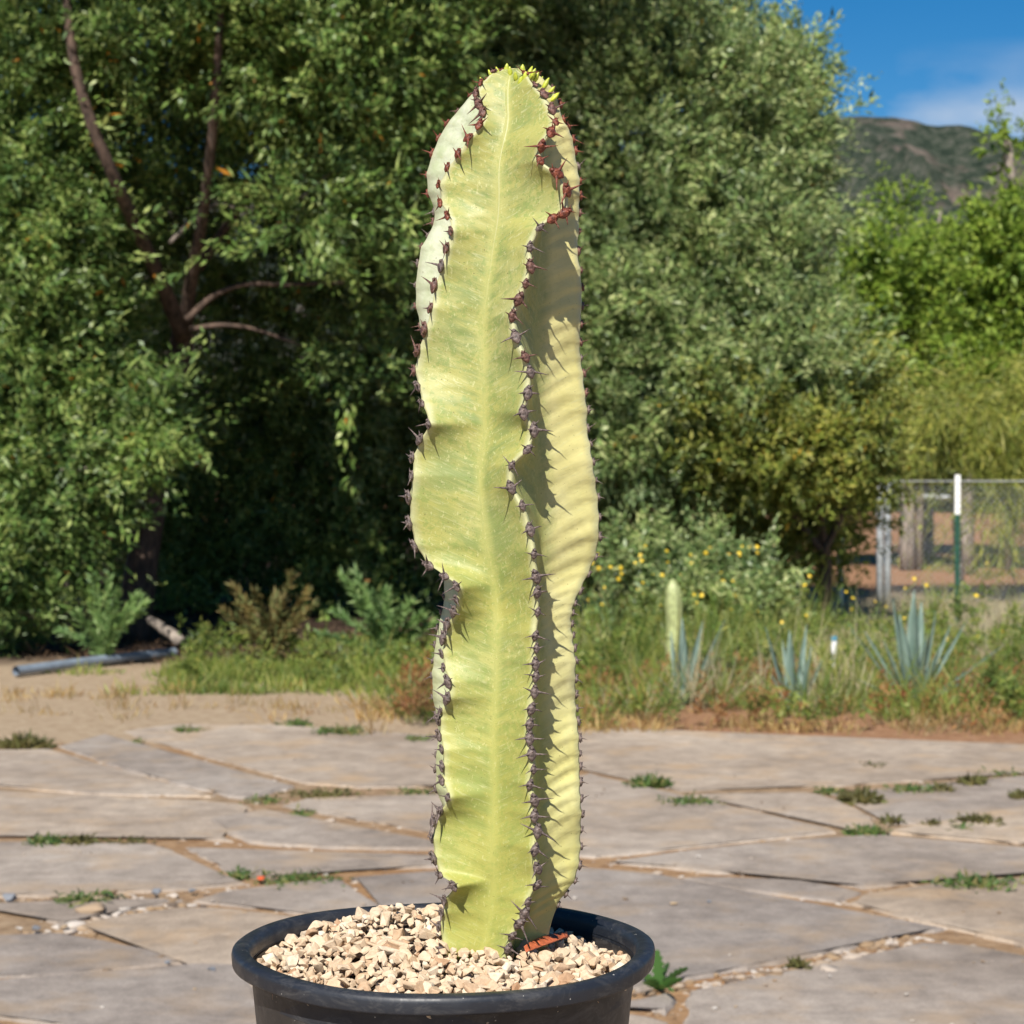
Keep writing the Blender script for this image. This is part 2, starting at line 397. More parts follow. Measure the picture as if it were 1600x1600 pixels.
lathe_bm(bm, [(.1335, -.012), (.110, -.244), (.001, -.244)], c=(PC[0], PC[1], RIMZ))
from_bm('body', bm, POTB, pot, True)
bm = bmesh.new()
prof = [(.1345, -.0105), (.1400, -.0120), (.1464, -.0124), (.1480, -.0119), (.1487, -.0104), (.1492, -.004), (.1486, -.0012), (.1470, .0), (.1425, .0006), (.1385, .0), (.1366, -.0015), (.1354, -.006), (.1338, -.03)]
lathe_bm(bm, prof, 160, (PC[0], PC[1], RIMZ))
for v in bm.verts:                                   # the soft plastic lip is not quite true
    a = math.atan2(v.co.y - PC[1], v.co.x - PC[0]); v.co.z += .0011 * math.sin(2 * a + .6) + .0006 * math.sin(5 * a + 2)
    k = 1 + .004 * math.sin(3 * a + 1); v.co.x = PC[0] + (v.co.x - PC[0]) * k; v.co.y = PC[1] + (v.co.y - PC[1]) * k
from_bm('rim', bm, POTR, pot, True)

# the table it stands on (just below the picture)
wood = plain('weathered wood', (.22, .15, .1), .75, .3, 9, .3, stretch=(1, 8, 8))
TZ = RIMZ - .25
tb = empty('wooden_table', (PC[0], PC[1], 0), 'small weathered wooden table carrying the black pot', 'table')
for i in range(5):
    bm = bmesh.new(); y0 = PC[1] - .26 + i * .104; box_bm(bm, (PC[0] - .3, y0 + .002, TZ - .022), (PC[0] + .3, y0 + .101, TZ - .0005), .002); from_bm('plank', bm, wood, tb)
for sx in (-1, 1):
    for sy in (-1, 1):
        bm = bmesh.new(); x, y = PC[0] + sx * .255, PC[1] + sy * .21; box_bm(bm, (x - .022, y - .022, 0.001), (x + .022, y + .022, TZ - .023), .003); from_bm('leg', bm, wood, tb)
    bm = bmesh.new(); y = PC[1] + sx * .21; box_bm(bm, (PC[0] - .232, y - .012, TZ - .1), (PC[0] + .232, y + .012, TZ - .0235), .002); from_bm('apron', bm, wood, tb)

# ------------------------------------------------------------------ the cactus
YA = 1.512
FR = [(806,111),(824,117),(835,134),(850,149),(862,171),(869,191),(860,207),(846,226),(842,252),(869,270),(885,297),(886,332),(861,342),(842,355),(827,386),(829,416),(822,442),(811,466),(800,494),(805,526),(820,556),(829,582),(824,615),(816,644),(835,671),(825,702),(798,727),(797,761),(817,791),(828,828),(834,864),(837,899),(839,925),(840,954),(836,992),(838,1012),(836,1036),(837,1057),(835,1081),(830,1106),(827,1131),(827,1154),(830,1177),(834,1201),(827,1226),(835,1249),(834,1274),(840,1299),(835,1327),(839,1355),(839,1382),(824,1409),(820,1425),(812,1442),(800,1461),(795,1480),(786,1502)]
FL = [(790,109),(766,114),(752,130),(744,146),(748,163),(756,176),(751,196),(732,216),(716,241),(699,263),(686,288),(689,318),(701,337),(706,360),(699,387),(691,416),(680,447),(674,482),(665,515),(654,547),(648,579),(654,604),(660,629),(672,662),(657,687),(645,715),(645,744),(640,777),(641,816),(649,852),(669,882),(696,900),(716,916),(714,935),(710,956),(700,975),(694,997),(691,1021),(694,1044),(702,1065),(701,1091),(689,1111),(686,1125),(687,1149),(692,1171),(692,1196),(691,1219),(702,1245),(690,1267),(679,1282),(676,1310),(679,1340),(687,1367),(713,1384),(695,1405),(692,1426),(687,1447),(692,1482)]
BL = [(786,112),(760,124),(735,150),(715,175),(699,194),(687,216),(676,241),(667,272),(669,301),(680,330),(679,347),(671,367),(659,385),(654,412),(650,445),(650,477),(657,508),(664,540),(668,570),(672,600),(680,630),(685,660),(685,690),(684,720),(682,750),(680,780),(680,810),(684,840),(690,870),(694,900),(696,930),(692,955),(685,982),(681,1007),(678,1032),(676,1057),(677,1089),(683,1117),(686,1150),(682,1180),(682,1202),(682,1232),(694,1262),(700,1290),(700,1320),(702,1350),(706,1380),(710,1410),(714,1440),(716,1470)]
BR = [(815,110),(845,118),(864,138),(874,162),(879,187),(888,199),(895,217),(898,236),(902,260),(906,281),(906,307),(905,332),(904,362),(902,392),(907,422),(909,450),(909,477),(907,506),(906,534),(907,560),(911,583),(914,615),(918,641),(917,670),(922,694),(926,721),(930,750),(934,777),(936,807),(936,839),(930,870),(919,896),(907,921),(897,942),(894,957),(892,975),(895,993),(897,1012),(900,1033),(899,1060),(899,1084),(900,1107),(902,1127),(905,1152),(905,1177),(906,1198),(906,1222),(907,1247),(909,1271),(907,1296),(907,1323),(905,1350),(898,1376),(883,1396),(870,1413),(855,1470)]
RIBS = [FL, FR, BR, BL]
ys = np.concatenate([108.5 + 90 * np.linspace(0, 1, 70) ** 1.7, np.arange(200.5, 1565, 2.2)])
NS = len(ys)
def gs(a, sig):
    k = int(3 * sig) + 1; x = np.arange(-k, k + 1); g = np.exp(-.5 * (x / sig) ** 2); g /= g.sum()
    return np.convolve(np.pad(a, k, mode='edge'), g, 'valid')
yu = np.arange(100., 1580., 1.)
def poly_at(pts, sig):
    p = np.array(pts, float); a = np.interp(yu, p[:, 1], p[:, 0]); return gs(a, sig)
axis_u = gs(np.interp(yu, [108, 200, 300, 600, 800, 1000, 1250, 1400, 1510], [803, 802, 797, 785, 788, 797, 795, 788, 772]), 40)
top = np.clip((yu - 106) / 105, 0, 1) ** .55
base = np.interp(yu, [1340, 1520], [1., .66])
DEP = [-.020, -.058, .018, .046]
SX, TX, TD, SD = [], [], [], []
for i, rp_ in enumerate(RIBS):
    t = poly_at(rp_, 3.2); s = poly_at(rp_, 24); s = np.where(yu < 230, t + (s - t) * np.clip((yu - 120) / 110, 0, 1), s)
    d0 = DEP[i] * top * base; dev = t - s
    d = d0.copy()
    if i == 1: d0 = d0 * np.interp(yu, [860, 960], [1., .82]); d = d0.copy()
    if i == 2: d0 = d0 * np.interp(yu, [860, 960], [1., .55]); d = d0.copy()
    if i == 0: d = d0 - .00085 * np.clip(poly_at(rp_, 3.2) - poly_at(rp_, 60), -12, 32) * np.clip((yu - 170) / 60, 0, 1)          # the left wing curls forward where its edge turns in
    if i == 1: d = d0 + .00022 * np.abs(poly_at(rp_, 3.2) - poly_at(rp_, 60))
    if i == 2: d = d0 + gs(.002 * np.sin(yu / 17.) + .0025 * np.sin(yu / 41.), 3)
    SX.append(s); TX.append(t); SD.append(d0); TD.append(gs(d, 3))
NB = 10
def build_cactus():
    V = np.zeros((NS, 0, 3)); rows = []
    tips = [[None] * NS for _ in range(4)]; out = [[None] * NS for _ in range(4)]
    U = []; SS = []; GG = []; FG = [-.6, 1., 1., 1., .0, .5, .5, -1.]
    for k, y in enumerate(ys):
        ip = lambda a: float(np.interp(y, yu, a))
        A = at(ip(axis_u), y, YA); T, Cm, Cp, dirs, perps = [], [], [], [], []
        sc = []
        for i in range(4):
            s = at(ip(SX[i]), y, YA + ip(SD[i])); t = at(ip(TX[i]), y, YA + ip(TD[i]))
            ds = s[:2] - A[:2]; Rs = np.linalg.norm(ds) + 1e-6; ds /= Rs; pp = np.array([-ds[1], ds[0]])
            dt = t[:2] - A[:2]; dt /= np.linalg.norm(dt) + 1e-6
            sc.append(Rs); T.append(t); dirs.append(dt); perps.append(np.array([-dt[1], dt[0]]))
            Cm.append((ds, pp))
        Rm = float(np.mean(sc))
        cm, cp = [], []
        for i in range(4):
            ds, pp = Cm[i]; a = .36 * Rm + .06 * sc[i]; b = .20 * Rm
            cm.append(A[:2] + ds * a - pp * b); cp.append(A[:2] + ds * a + pp * b)
        ring, uu, ss, gg = [], [], [], []
        for i in range(4):
            areo = np.array([p[1] for p in RIBS[i]], float); ph = lambda yy: np.interp(yy, areo, np.arange(len(areo)))
            bump = 2 * (1 - abs(math.sin(math.pi * ph(y)))) - .7; h = min(.0017, .03 * Rm + .0003)
            t2 = T[i][:2] + dirs[i] * (.0007 * bump - .0012); zt = T[i][2]
            tips[i][k] = np.array([t2[0], t2[1], zt]); out[i][k] = dirs[i]
            Vp = .5 * (cp[i - 1] + cm[i]); Vn = .5 * (cp[i] + cm[(i + 1) % 4])
            def side(Vv, C, sgn, idx):
                P2 = t2 + perps[i] * h * sgn; o = []
                for q in range(NB + 1):
                    f = q / NB; p = (1 - f) ** 2 * Vv + 2 * f * (1 - f) * C + f * f * P2
                    wd = np.linalg.norm(P2 - p); wv = np.linalg.norm(Vv - p)
                    yy = y - .45 * wd * 2222
                    amp = (.00095 if idx >= 3 else .00050) * (1 + .9 * mnoise.noise((yy * .011, idx * 3.3, 1.7))) * f ** 1.3 * (.35 + .65 * (1 - f)) * 2.0 * min(1, Rm / .05)
                    n1 = mnoise.noise((p[0] * 40 + idx * 9, yy * .02, 3.1 + idx)); n2 = mnoise.noise((wd * 60, yy * .09, 7.7 + idx * 3))
                    dd = amp * ((1.0 * (2 * abs(math.sin(math.pi * ph(yy) + .5 * n1)) - 1.27) if idx >= 3 else .45 * math.cos(2 * math.pi * ph(yy) + 1.1 * n1)) + .9 * n2) + .0036 * n1 * f * (1 - f) * min(1, Rm / .05)
                    tg = C - Vv if q == 0 else (p - (1 - f + .05) ** 2 * Vv)
                    nrm = perps[i] * sgn
                    p = p + nrm * dd * (0 if q == 0 else 1)
                    o.append((p, (idx * .2 + wv, (zt - .42 * wv)), f))
                return o
            a = side(Vp, cm[i], -1, 2 * i); b = side(Vn, cp[i], 1, 2 * i + 1)
            for p, uv, f in a: ring.append((p[0], p[1], zt)); uu.append(uv); ss.append(f); gg.append(max(FG[2 * i], 1.05 * (1 - f / .5)) if i == 2 else FG[2 * i] if f > .02 else .5 * (FG[2 * i] + FG[2 * i - 1]))  # right wing: olive towards its groove, part variegation, part shade put into the colour
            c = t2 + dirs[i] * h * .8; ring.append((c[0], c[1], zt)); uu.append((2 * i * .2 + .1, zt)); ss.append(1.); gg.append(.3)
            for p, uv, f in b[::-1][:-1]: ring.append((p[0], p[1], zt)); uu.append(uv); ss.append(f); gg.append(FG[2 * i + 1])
        rows.append(ring); U.append(uu); SS.append(ss); GG.append(gg)
    V = np.array(rows); n = V.shape[1]; U = np.array(U).reshape(-1, 2); SS = np.array(SS).reshape(-1)
    F = []
    for k in range(NS - 1):
        for j in range(n): F.append((k * n + j, (k + 1) * n + j, (k + 1) * n + (j + 1) % n, k * n + (j + 1) % n))
    return V.reshape(-1, 3), F, n, U, SS, tips, out, np.array(GG).reshape(-1)
CV, CF, CN, CU, CS, TIPS, OUT, CG = build_cactus()
def cactus_material():
    m = M('variegated cactus skin'); uv = m.n('ShaderNodeUVMap'); uv.uv_map = 'skin'
    mp1 = m.n('ShaderNodeMapping'); mp1.inputs['Scale'].default_value = (26, 95, 1); m.l(uv, mp1.inputs[0])
    mp2 = m.n('ShaderNodeMapping'); mp2.inputs['Scale'].default_value = (70, 380, 1); m.l(uv, mp2.inputs[0])
    co = m.coord('Object'); at_ = m.n('ShaderNodeAttribute'); at_.attribute_name = 'wing'; f = at_.outputs['Fac']
    st = m.noise(1.0, mp1, 6, .7, .6); st2 = m.noise(1.0, mp2, 4, .7, .3)
    big = m.noise(11, co, 4, .6); med = m.noise(45, co, 5, .7); fine = m.noise(700, co, 2, .5); fl = m.noise(260, co, 3, .75)
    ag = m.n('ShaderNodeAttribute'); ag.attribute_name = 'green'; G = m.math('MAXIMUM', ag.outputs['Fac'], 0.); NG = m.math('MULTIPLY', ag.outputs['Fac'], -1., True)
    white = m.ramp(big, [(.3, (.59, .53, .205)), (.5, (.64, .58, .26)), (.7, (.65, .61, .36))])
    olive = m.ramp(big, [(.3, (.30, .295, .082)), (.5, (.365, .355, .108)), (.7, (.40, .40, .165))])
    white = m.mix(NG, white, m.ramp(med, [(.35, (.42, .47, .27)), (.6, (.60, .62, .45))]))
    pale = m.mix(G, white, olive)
    # green marbling, running in streaks from the groove to the wing edge
    g = m.math('ADD', m.math('MULTIPLY', st, .55), m.math('MULTIPLY', m.noise(17, co, 5, .7), .45))
    gm = m.ramp(g, [(.45, 0.), (.56, .7), (.68, .95)])
    fad = m.ramp(f, [(0, .35), (.25, 1.), (.75, .8), (1, .12)])
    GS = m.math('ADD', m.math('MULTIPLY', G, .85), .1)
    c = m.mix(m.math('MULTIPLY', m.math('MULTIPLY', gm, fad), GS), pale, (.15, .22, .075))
    c = m.mix(m.math('MULTIPLY', m.ramp(st2, [(.56, 0.), (.7, .5)]), m.ramp(f, [(0, .2), (.4, 1.)])), c, (.53, .53, .30))
    fk = m.ramp(m.math('ADD', m.math('MULTIPLY', fl, .6), m.math('MULTIPLY', med, .4)), [(.52, 0.), (.58, .6)])
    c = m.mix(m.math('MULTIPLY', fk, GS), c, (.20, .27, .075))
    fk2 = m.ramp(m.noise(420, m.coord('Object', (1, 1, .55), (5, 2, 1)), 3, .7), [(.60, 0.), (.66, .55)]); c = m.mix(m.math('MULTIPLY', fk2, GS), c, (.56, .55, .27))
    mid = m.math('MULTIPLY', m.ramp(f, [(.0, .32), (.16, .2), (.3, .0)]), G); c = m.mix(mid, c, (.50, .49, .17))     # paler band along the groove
    topz = m.n('ShaderNodeMapRange'); sz = m.n('ShaderNodeSeparateXYZ'); m.l(co, sz.inputs[0]); m.l(sz.outputs['Z'], topz.inputs['Value']); topz.inputs['From Min'].default_value = .45; topz.inputs['From Max'].default_value = .56
    c = m.mix(m.math('MULTIPLY', m.ramp(f, [(.0, .7), (.018, .0)]), topz), c, (.56, .56, .36))
    c = m.mix(m.ramp(fine, [(.72, 0.), (.74, .85)]), c, (.05, .035, .02))                  # tiny dark specks
    scar = m.ramp(m.noise(70, m.coord('Object', (1, 1, 1), (8, 3, 3)), 5, .8), [(.735, 0.), (.76, .7)]); c = m.mix(scar, c, (.25, .16, .08))   # small corky scars
    rim = m.ramp(f, [(.93, 0.), (1.0, .6)]); c = m.mix(rim, c, (.50, .50, .31))
    sepo = m.n('ShaderNodeSeparateXYZ'); m.l(co, sepo.inputs[0])
    low = m.n('ShaderNodeMapRange'); m.l(sepo.outputs['Z'], low.inputs['Value']); low.inputs['From Min'].default_value = .42; low.inputs['From Max'].default_value = .02
    c = m.mix(m.math('MULTIPLY', low, .35), c, (.42, .42, .07))                            # the old base is yellower
    m.color(c); m.set(Roughness=.5, Specular_IOR_Level=.35, Subsurface_Weight=.0, Subsurface_Scale=.002)
    m.b.inputs['Subsurface Radius'].default_value = (1., .9, .35)
    m.bump(m.math('ADD', m.math('MULTIPLY', st2, .6), m.math('MULTIPLY', med, .4)), .28, .0016)
    return m.m
A0 = at(772, 1500, YA)
cz = np.array([A0[0], A0[1], A0[2]])
me = bpy.data.meshes.new('cactus'); me.from_pydata([tuple(v) for v in (CV - cz)], [], CF)
topc = len(me.vertices)
bm = bmesh.new(); bm.from_mesh(me); bm.verts.ensure_lookup_table()
bm.faces.new([bm.verts[j] for j in range(CN)])
bm.faces.new([bm.verts[(NS - 1) * CN + j] for j in range(CN)][::-1])
bmesh.ops.recalc_face_normals(bm, faces=bm.faces)
for f_ in bm.faces: f_.smooth = True
uvl = bm.loops.layers.uv.new('skin'); 
for f_ in bm.faces:
    idx = [l.vert.index for l in f_.loops]; us = [CU[i] for i in idx]
    for l, u in zip(f_.loops, us): l[uvl].uv = u
bm.to_mesh(me); bm.free()
a_ = me.attributes.new('wing', 'FLOAT', 'POINT'); a_.data.foreach_set('value', CS.astype(np.float32))
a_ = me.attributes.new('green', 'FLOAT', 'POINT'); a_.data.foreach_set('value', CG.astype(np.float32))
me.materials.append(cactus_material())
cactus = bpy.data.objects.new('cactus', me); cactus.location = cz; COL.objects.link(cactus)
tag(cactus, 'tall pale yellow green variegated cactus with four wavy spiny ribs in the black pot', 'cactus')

# spine clusters
sp_old = plain('old grey brown spines', (.135, .10, .088), .5, .35, 500, .3, spec=.45)
sp_new = plain('young rust red spines', (.17, .048, .026), .45, .35, 500, .3, spec=.45)
sp_mid = plain('maturing dark brown spines', (.135, .066, .05), .5, .35, 500, .3, spec=.45)
def spine_mesh(seed, mat):
    r = random.Random(seed); bm = bmesh.new()
    bmesh.ops.create_icosphere(bm, subdivisions=2, radius=1)
    for v in bm.verts:
        x, y, z = v.co; tp = 1 - .55 * abs(z) ** 1.6
        v.co = Vector((x * .0030 * tp, y * .0020 * tp + .0003, z * .0047 - .0006 * (1 - abs(z)))) * (1 + .12 * mnoise.noise((x * 2, y * 2, z * 2 + seed)))
    a = bmesh.ops.create_icosphere(bm, subdivisions=1, radius=.00125)['verts']
    for v in a: v.co += Vector((r.uniform(-.0004, .0004), .0012, .0030))
    a = bmesh.ops.create_icosphere(bm, subdivisions=1, radius=.0008)['verts']
    for v in a: v.co += Vector((0, .0016, .0012))
    for s in (-1, 1):
        ln = r.uniform(.0055, .0112); el_ = r.uniform(-.45, .5); ou = r.uniform(.05, .75)
        d = Vector((s, ou, el_)).normalized(); p0 = Vector((s * .0009, .0006, -.0003))
        k = Vector((0, r.uniform(-.001, .0012), r.uniform(-.0016, .0008)))
        tube_bm(bm, [p0, p0 + d * ln * .22, p0 + d * ln * .6 + k * .4, p0 + d * ln + k], [.0014, .00075, .0004, .00008], 6)
    for s in (-1, 1):
        if r.random() < .45:
            d = Vector((s * .8, .5, .9)).normalized(); p0 = Vector((s * .0005, .001, .0026)); tube_bm(bm, [p0, p0 + d * .0016, p0 + d * .0034], [.0006, .0003, .00006], 5)
    me = bpy.data.meshes.new('spine_cluster'); bm.to_mesh(me); bm.free(); me.materials.append(mat)
    for p in me.polygons: p.use_smooth = True
    return me
SPM = {k: [spine_mesh(i + j * 20, m_) for i in range(12)] for j, (k, m_) in enumerate((('old', sp_old), ('mid', sp_mid), ('new', sp_new)))}
rng = random.Random(11)
for i, rb in enumerate(RIBS):
    for (px_, py_) in rb:
        if py_ < 112: continue
        k = int(np.argmin(np.abs(ys - py_))); T = Vector(TIPS[i][k])
        k0, k1 = max(k - 3, 0), min(k + 3, NS - 1)
        up = Vector(TIPS[i][k0]) - Vector(TIPS[i][k1]); up.normalize()
        o = Vector((*OUT[i][k], 0))
        if py_ < 215:                                  # over the rounded top the edge looks upwards
            o = (o * max(.25, (py_ - 100) / 115) + Vector((0, 0, 1)) * (1 - (py_ - 100) / 115)).normalized()
        o = (o - up * o.dot(up)).normalized(); la = o.cross(up).normalized()
        kind = 'new' if py_ < 345 and rng.random() < .85 else ('mid' if py_ < 640 and rng.random() < .6 else 'old')
        if py_ < 185: kind = rng.choice(['mid', 'new', 'mid'])
        c = bpy.data.objects.new('spine_cluster', rng.choice(SPM[kind]))
        mt = Matrix((la, o, up)).transposed().to_4x4()
        mt = mt @ Matrix.Rotation(rng.uniform(-.3, .3), 4, 'Y') @ Matrix.Rotation(rng.uniform(-.2, .2), 4, 'X')
        s = rng.uniform(.82, 1.32) * (.66 if i >= 2 else 1.0) * (.75 if py_ < 140 else 1)
        mt = mt @ Matrix.Scale(s, 4); mt.translation = T + o * .0009 - Vector(cz)
        COL.objects.link(c); c.parent = cactus; c.matrix_local = mt

# young leaves at the growing tip
tipleaf = plain('young tip leaf', (.5, .55, .06), .4, .2, 300)
for (px_, py_, dd, s) in [(769,116,-.004,1.),(791,109,0,1.1),(806,119,-.012,.9),(812,128,-.014,1.1),(825,113,.004,1.2),(830,117,-.008,1.2),(849,132,-.002,1.3),(863,150,.004,1.2),(842,126,.01,1.),(800,114,.008,1.),(858,140,-.006,1.),(780,112,.004,1.),(816,112,.002,1.2),(835,121,-.004,1.1),(756,126,-.002,.9),(820,124,-.014,1.3),(797,111,-.006,.9)]:
    p = at(px_, py_ + 6, YA + dd); bm = bmesh.new(); bmesh.ops.create_uvsphere(bm, u_segments=8, v_segments=7, radius=1)
    for v in bm.verts:
        z = v.co.z; kk = (1 - .45 * max(0, z)); v.co = Vector((v.co.x * .0015 * kk, v.co.y * .0011 * kk, z * .0029 + .002)) * s * 1.35
    dirv = Vector(p) - Vector(at(802, 190, YA)); dirv = (dirv.normalized() + Vector((rng.uniform(-.3, .3), rng.uniform(-.4, .1), .3))).normalized()
    bm.transform(dirv.to_track_quat('Z', 'Y').to_matrix().to_4x4())
    o = from_bm('young_leaf', bm, tipleaf, None, True); o.parent = cactus; o.location = Vector(p) - Vector(cz)

# ------------------------------------------------------------------ gravel in the pot
def stone_mesh(name, seed, mat, pts=11):
    r = random.Random(seed); bm = bmesh.new()
    sx, sy, sz = r.uniform(.75, 1.15), r.uniform(.65, 1.0), r.uniform(.5, .8)
    for i in range(pts):
        v = Vector((r.gauss(0, 1), r.gauss(0, 1), r.gauss(0, 1))).normalized() * r.uniform(.82, 1.)
        bm.verts.new((v.x * sx, v.y * sy, v.z * sz))
    h = bmesh.ops.convex_hull(bm, input=bm.verts)
    bmesh.ops.delete(bm, geom=[g for g in h['geom_interior'] if isinstance(g, bmesh.types.BMVert)], context='VERTS')
    bmesh.ops.bevel(bm, geom=list(bm.edges), offset=.045, segments=1, affect='EDGES')
    me = bpy.data.meshes.new(name); bm.to_mesh(me); bm.free(); me.materials.append(mat); return me
def gravel_material():
    m = M('cream limestone gravel'); g = m.n('ShaderNodeNewGeometry'); oi = m.n('ShaderNodeObjectInfo')
    co = m.n('ShaderNodeMapping'); m.t.links.new(g.outputs['Position'], co.inputs[0])
    rr = m.math('FRACT', m.math('ADD', g.outputs['Random Per Island'], oi.outputs['Random']))
    c = m.ramp(rr, [(0, (.40, .24, .14)), (.08, (.54, .385, .25)), (.35, (.62, .475, .325)), (.75, (.67, .53, .38)), (1, (.74, .63, .49))])
    n = m.noise(260, co, 6, .7); n2 = m.noise(90, co, 4, .6)
    c = m.mix(1., c, m.ramp(n, [(.3, (.78, .74, .7)), (.65, (1.1, 1.1, 1.1))]), 'MULTIPLY')
    c = m.mix(m.ramp(n2, [(.6, 0.), (.72, .5)]), c, (.44, .25, .13))
    m.color(c); m.set(Roughness=.9, Specular_IOR_Level=.2); m.bump(n, .6, .0012); return m.m
GM = gravel_material()
SM = [stone_mesh('stone', 100 + i, GM) for i in range(14)]
def gz(x, y):
    m0 = at(640, 1430, 1.565); d2 = ((x - m0[0]) ** 2 / .0042 + (y - m0[1]) ** 2 / .0028)
    r = math.hypot(x - PC[0], y - PC[1])
    m1 = at(930, 1470, 1.56); e2 = ((x - m1[0]) ** 2 / .0016 + (y - m1[1]) ** 2 / .0012)
    return RIMZ - .0125 + .017 * math.exp(-d2) + .006 * math.exp(-(r / .1) ** 4) - .004 * math.exp(-e2) - .004 * max(0, (r - .11) / .025)
bed = empty('gravel_bed', (PC[0], PC[1], RIMZ - .02), 'cream and tan crushed stone gravel topping filling the black pot', 'gravel')
soil = plain('dark potting soil', (.05, .032, .02), .95, .4, 120, .6)
bm = bmesh.new(); rr_ = [.001, .03, .06, .09, .115, .1325]
rings = [[bm.verts.new((PC[0] + r * math.cos(2 * math.pi * k / 48), PC[1] + r * math.sin(2 * math.pi * k / 48), gz(PC[0] + r * math.cos(2 * math.pi * k / 48), PC[1] + r * math.sin(2 * math.pi * k / 48)) - .007)) for k in range(48)] for r in rr_]
for a, b in zip(rings[:-1], rings[1:]):
    for k in range(48): bm.faces.new((a[k], b[k], b[(k + 1) % 48], a[(k + 1) % 48]))
from_bm('soil', bm, soil, bed, True)
kbase = int(np.argmin(np.abs(ys - 1490))); basepoly = [CV[kbase * CN + j][:2] for j in range(CN)]
def inside(x, y, poly):
    c = False; n = len(poly)
    for i in range(n):
        (x1, y1), (x2, y2) = poly[i], poly[i - 1]
        if (y1 > y) != (y2 > y) and x < (x2 - x1) * (y - y1) / (y2 - y1) + x1: c = not c
    return c
rng = random.Random(5); stones = []
for layer, (n_try, md) in enumerate(((9000, .0070), (9000, .0064))):
    cell = {}
    for _ in range(n_try):
        a = rng.uniform(0, 2 * math.pi); r = .1322 * math.sqrt(rng.random()); x, y = PC[0] + r * math.cos(a), PC[1] + r * math.sin(a)
        if inside(x, y, basepoly): continue
        kx, ky = int(x / md), int(y / md); ok = True
        for i in (-1, 0, 1):
            for j in (-1, 0, 1):
                for (u, v) in cell.get((kx + i, ky + j), ()):
                    if (u - x) ** 2 + (v - y) ** 2 < md * md: ok = False
        if not ok: continue
        cell.setdefault((kx, ky), []).append((x, y))
        s = min(.0115, max(.0034, rng.lognormvariate(math.log(.0050), .36))); s = min(s, (.1335 - r) + .003)
        stones.append((x, y, gz(x, y) + (-.0035 if layer else .0012) + rng.uniform(-.002, .0018), s, layer))
print('stones', len(stones))
vis = sorted(range(len(stones)), key=lambda i: -stones[i][3] / stones[i][1] * (0.3 if stones[i][4] else 1))
big = set(vis[:299]); VV, FF, nn = [], [], 0
smv = [(np.array([v.co[:] for v in m_.vertices]), [tuple(p.vertices) for p in m_.polygons]) for m_ in SM]
bl = Vector(bed.location)
from mathutils import Euler
for i, (x, y, z, s, lay) in enumerate(stones):
    e = Euler((rng.uniform(-.7, .7), rng.uniform(-.7, .7), rng.uniform(0, 6.28))); q = rng.randrange(14)
    sc = Vector((s * rng.uniform(.9, 1.2), s * rng.uniform(.8, 1.1), s * rng.uniform(.85, 1.15)))
    if i in big:
        o = bpy.data.objects.new('stone', SM[q]); o.location = Vector((x, y, z)) - bl; o.rotation_euler = e; o.scale = sc; link(o, bed)
    else:
        v = (smv[q][0] * np.array(sc)) @ np.array(e.to_matrix()).T + np.array([x, y, z]) - np.array(bl)
        VV.append(v); FF += [tuple(k + nn for k in f) for f in smv[q][1]]; nn += len(v)
me = bpy.data.meshes.new('gravel'); me.from_pydata([tuple(v) for v in np.vstack(VV)], [], FF); me.materials.append(GM)
o = link(bpy.data.objects.new('gravel', me), bed); o['kind'] = 'stuff'
# the rust coloured strip lying in the gravel
m0, m1 = at(822, 1501, 1.475), at(888, 1474, 1.535); zz = gz(m0[0], m0[1]) + .009
bm = bmesh.new(); a, b = Vector((m0[0], m0[1], gz(m0[0], m0[1]) + .0085)), Vector((m1[0], m1[1], gz(m1[0], m1[1]) + .0095)); d = (b - a); sd_ = Vector((-d.y, d.x, 0)).normalized(); prev = None
for q in range(11):
    t = q / 10; p = a + d * t + Vector((0, 0, .0012 * math.sin(t * 3.1))); wd = .0036 * math.sin(math.pi * min(1, t * .9 + .08)) + .0008
    r_ = [bm.verts.new(p - sd_ * wd + Vector((0, 0, -.0006))), bm.verts.new(p + Vector((0, 0, -.0018))), bm.verts.new(p + sd_ * wd + Vector((0, 0, .0018)))]
    r_ += [bm.verts.new(v.co + Vector((0, 0, .0009))) for v in r_[::-1]]
    if prev:
        for k in range(6): bm.faces.new((prev[k], prev[(k + 1) % 6], r_[(k + 1) % 6], r_[k]))
    else: bm.faces.new(r_[::-1])
    prev = r_
bm.faces.new(prev); bmesh.ops.recalc_face_normals(bm, faces=bm.faces)
tag(from_bm('dry_leaf', bm, plain('rusty dry leaf', (.48, .12, .045), .6, .2, 200, .3), None, True), 'narrow rust orange dry leaf lying in the gravel beside the cactus base', 'leaf')

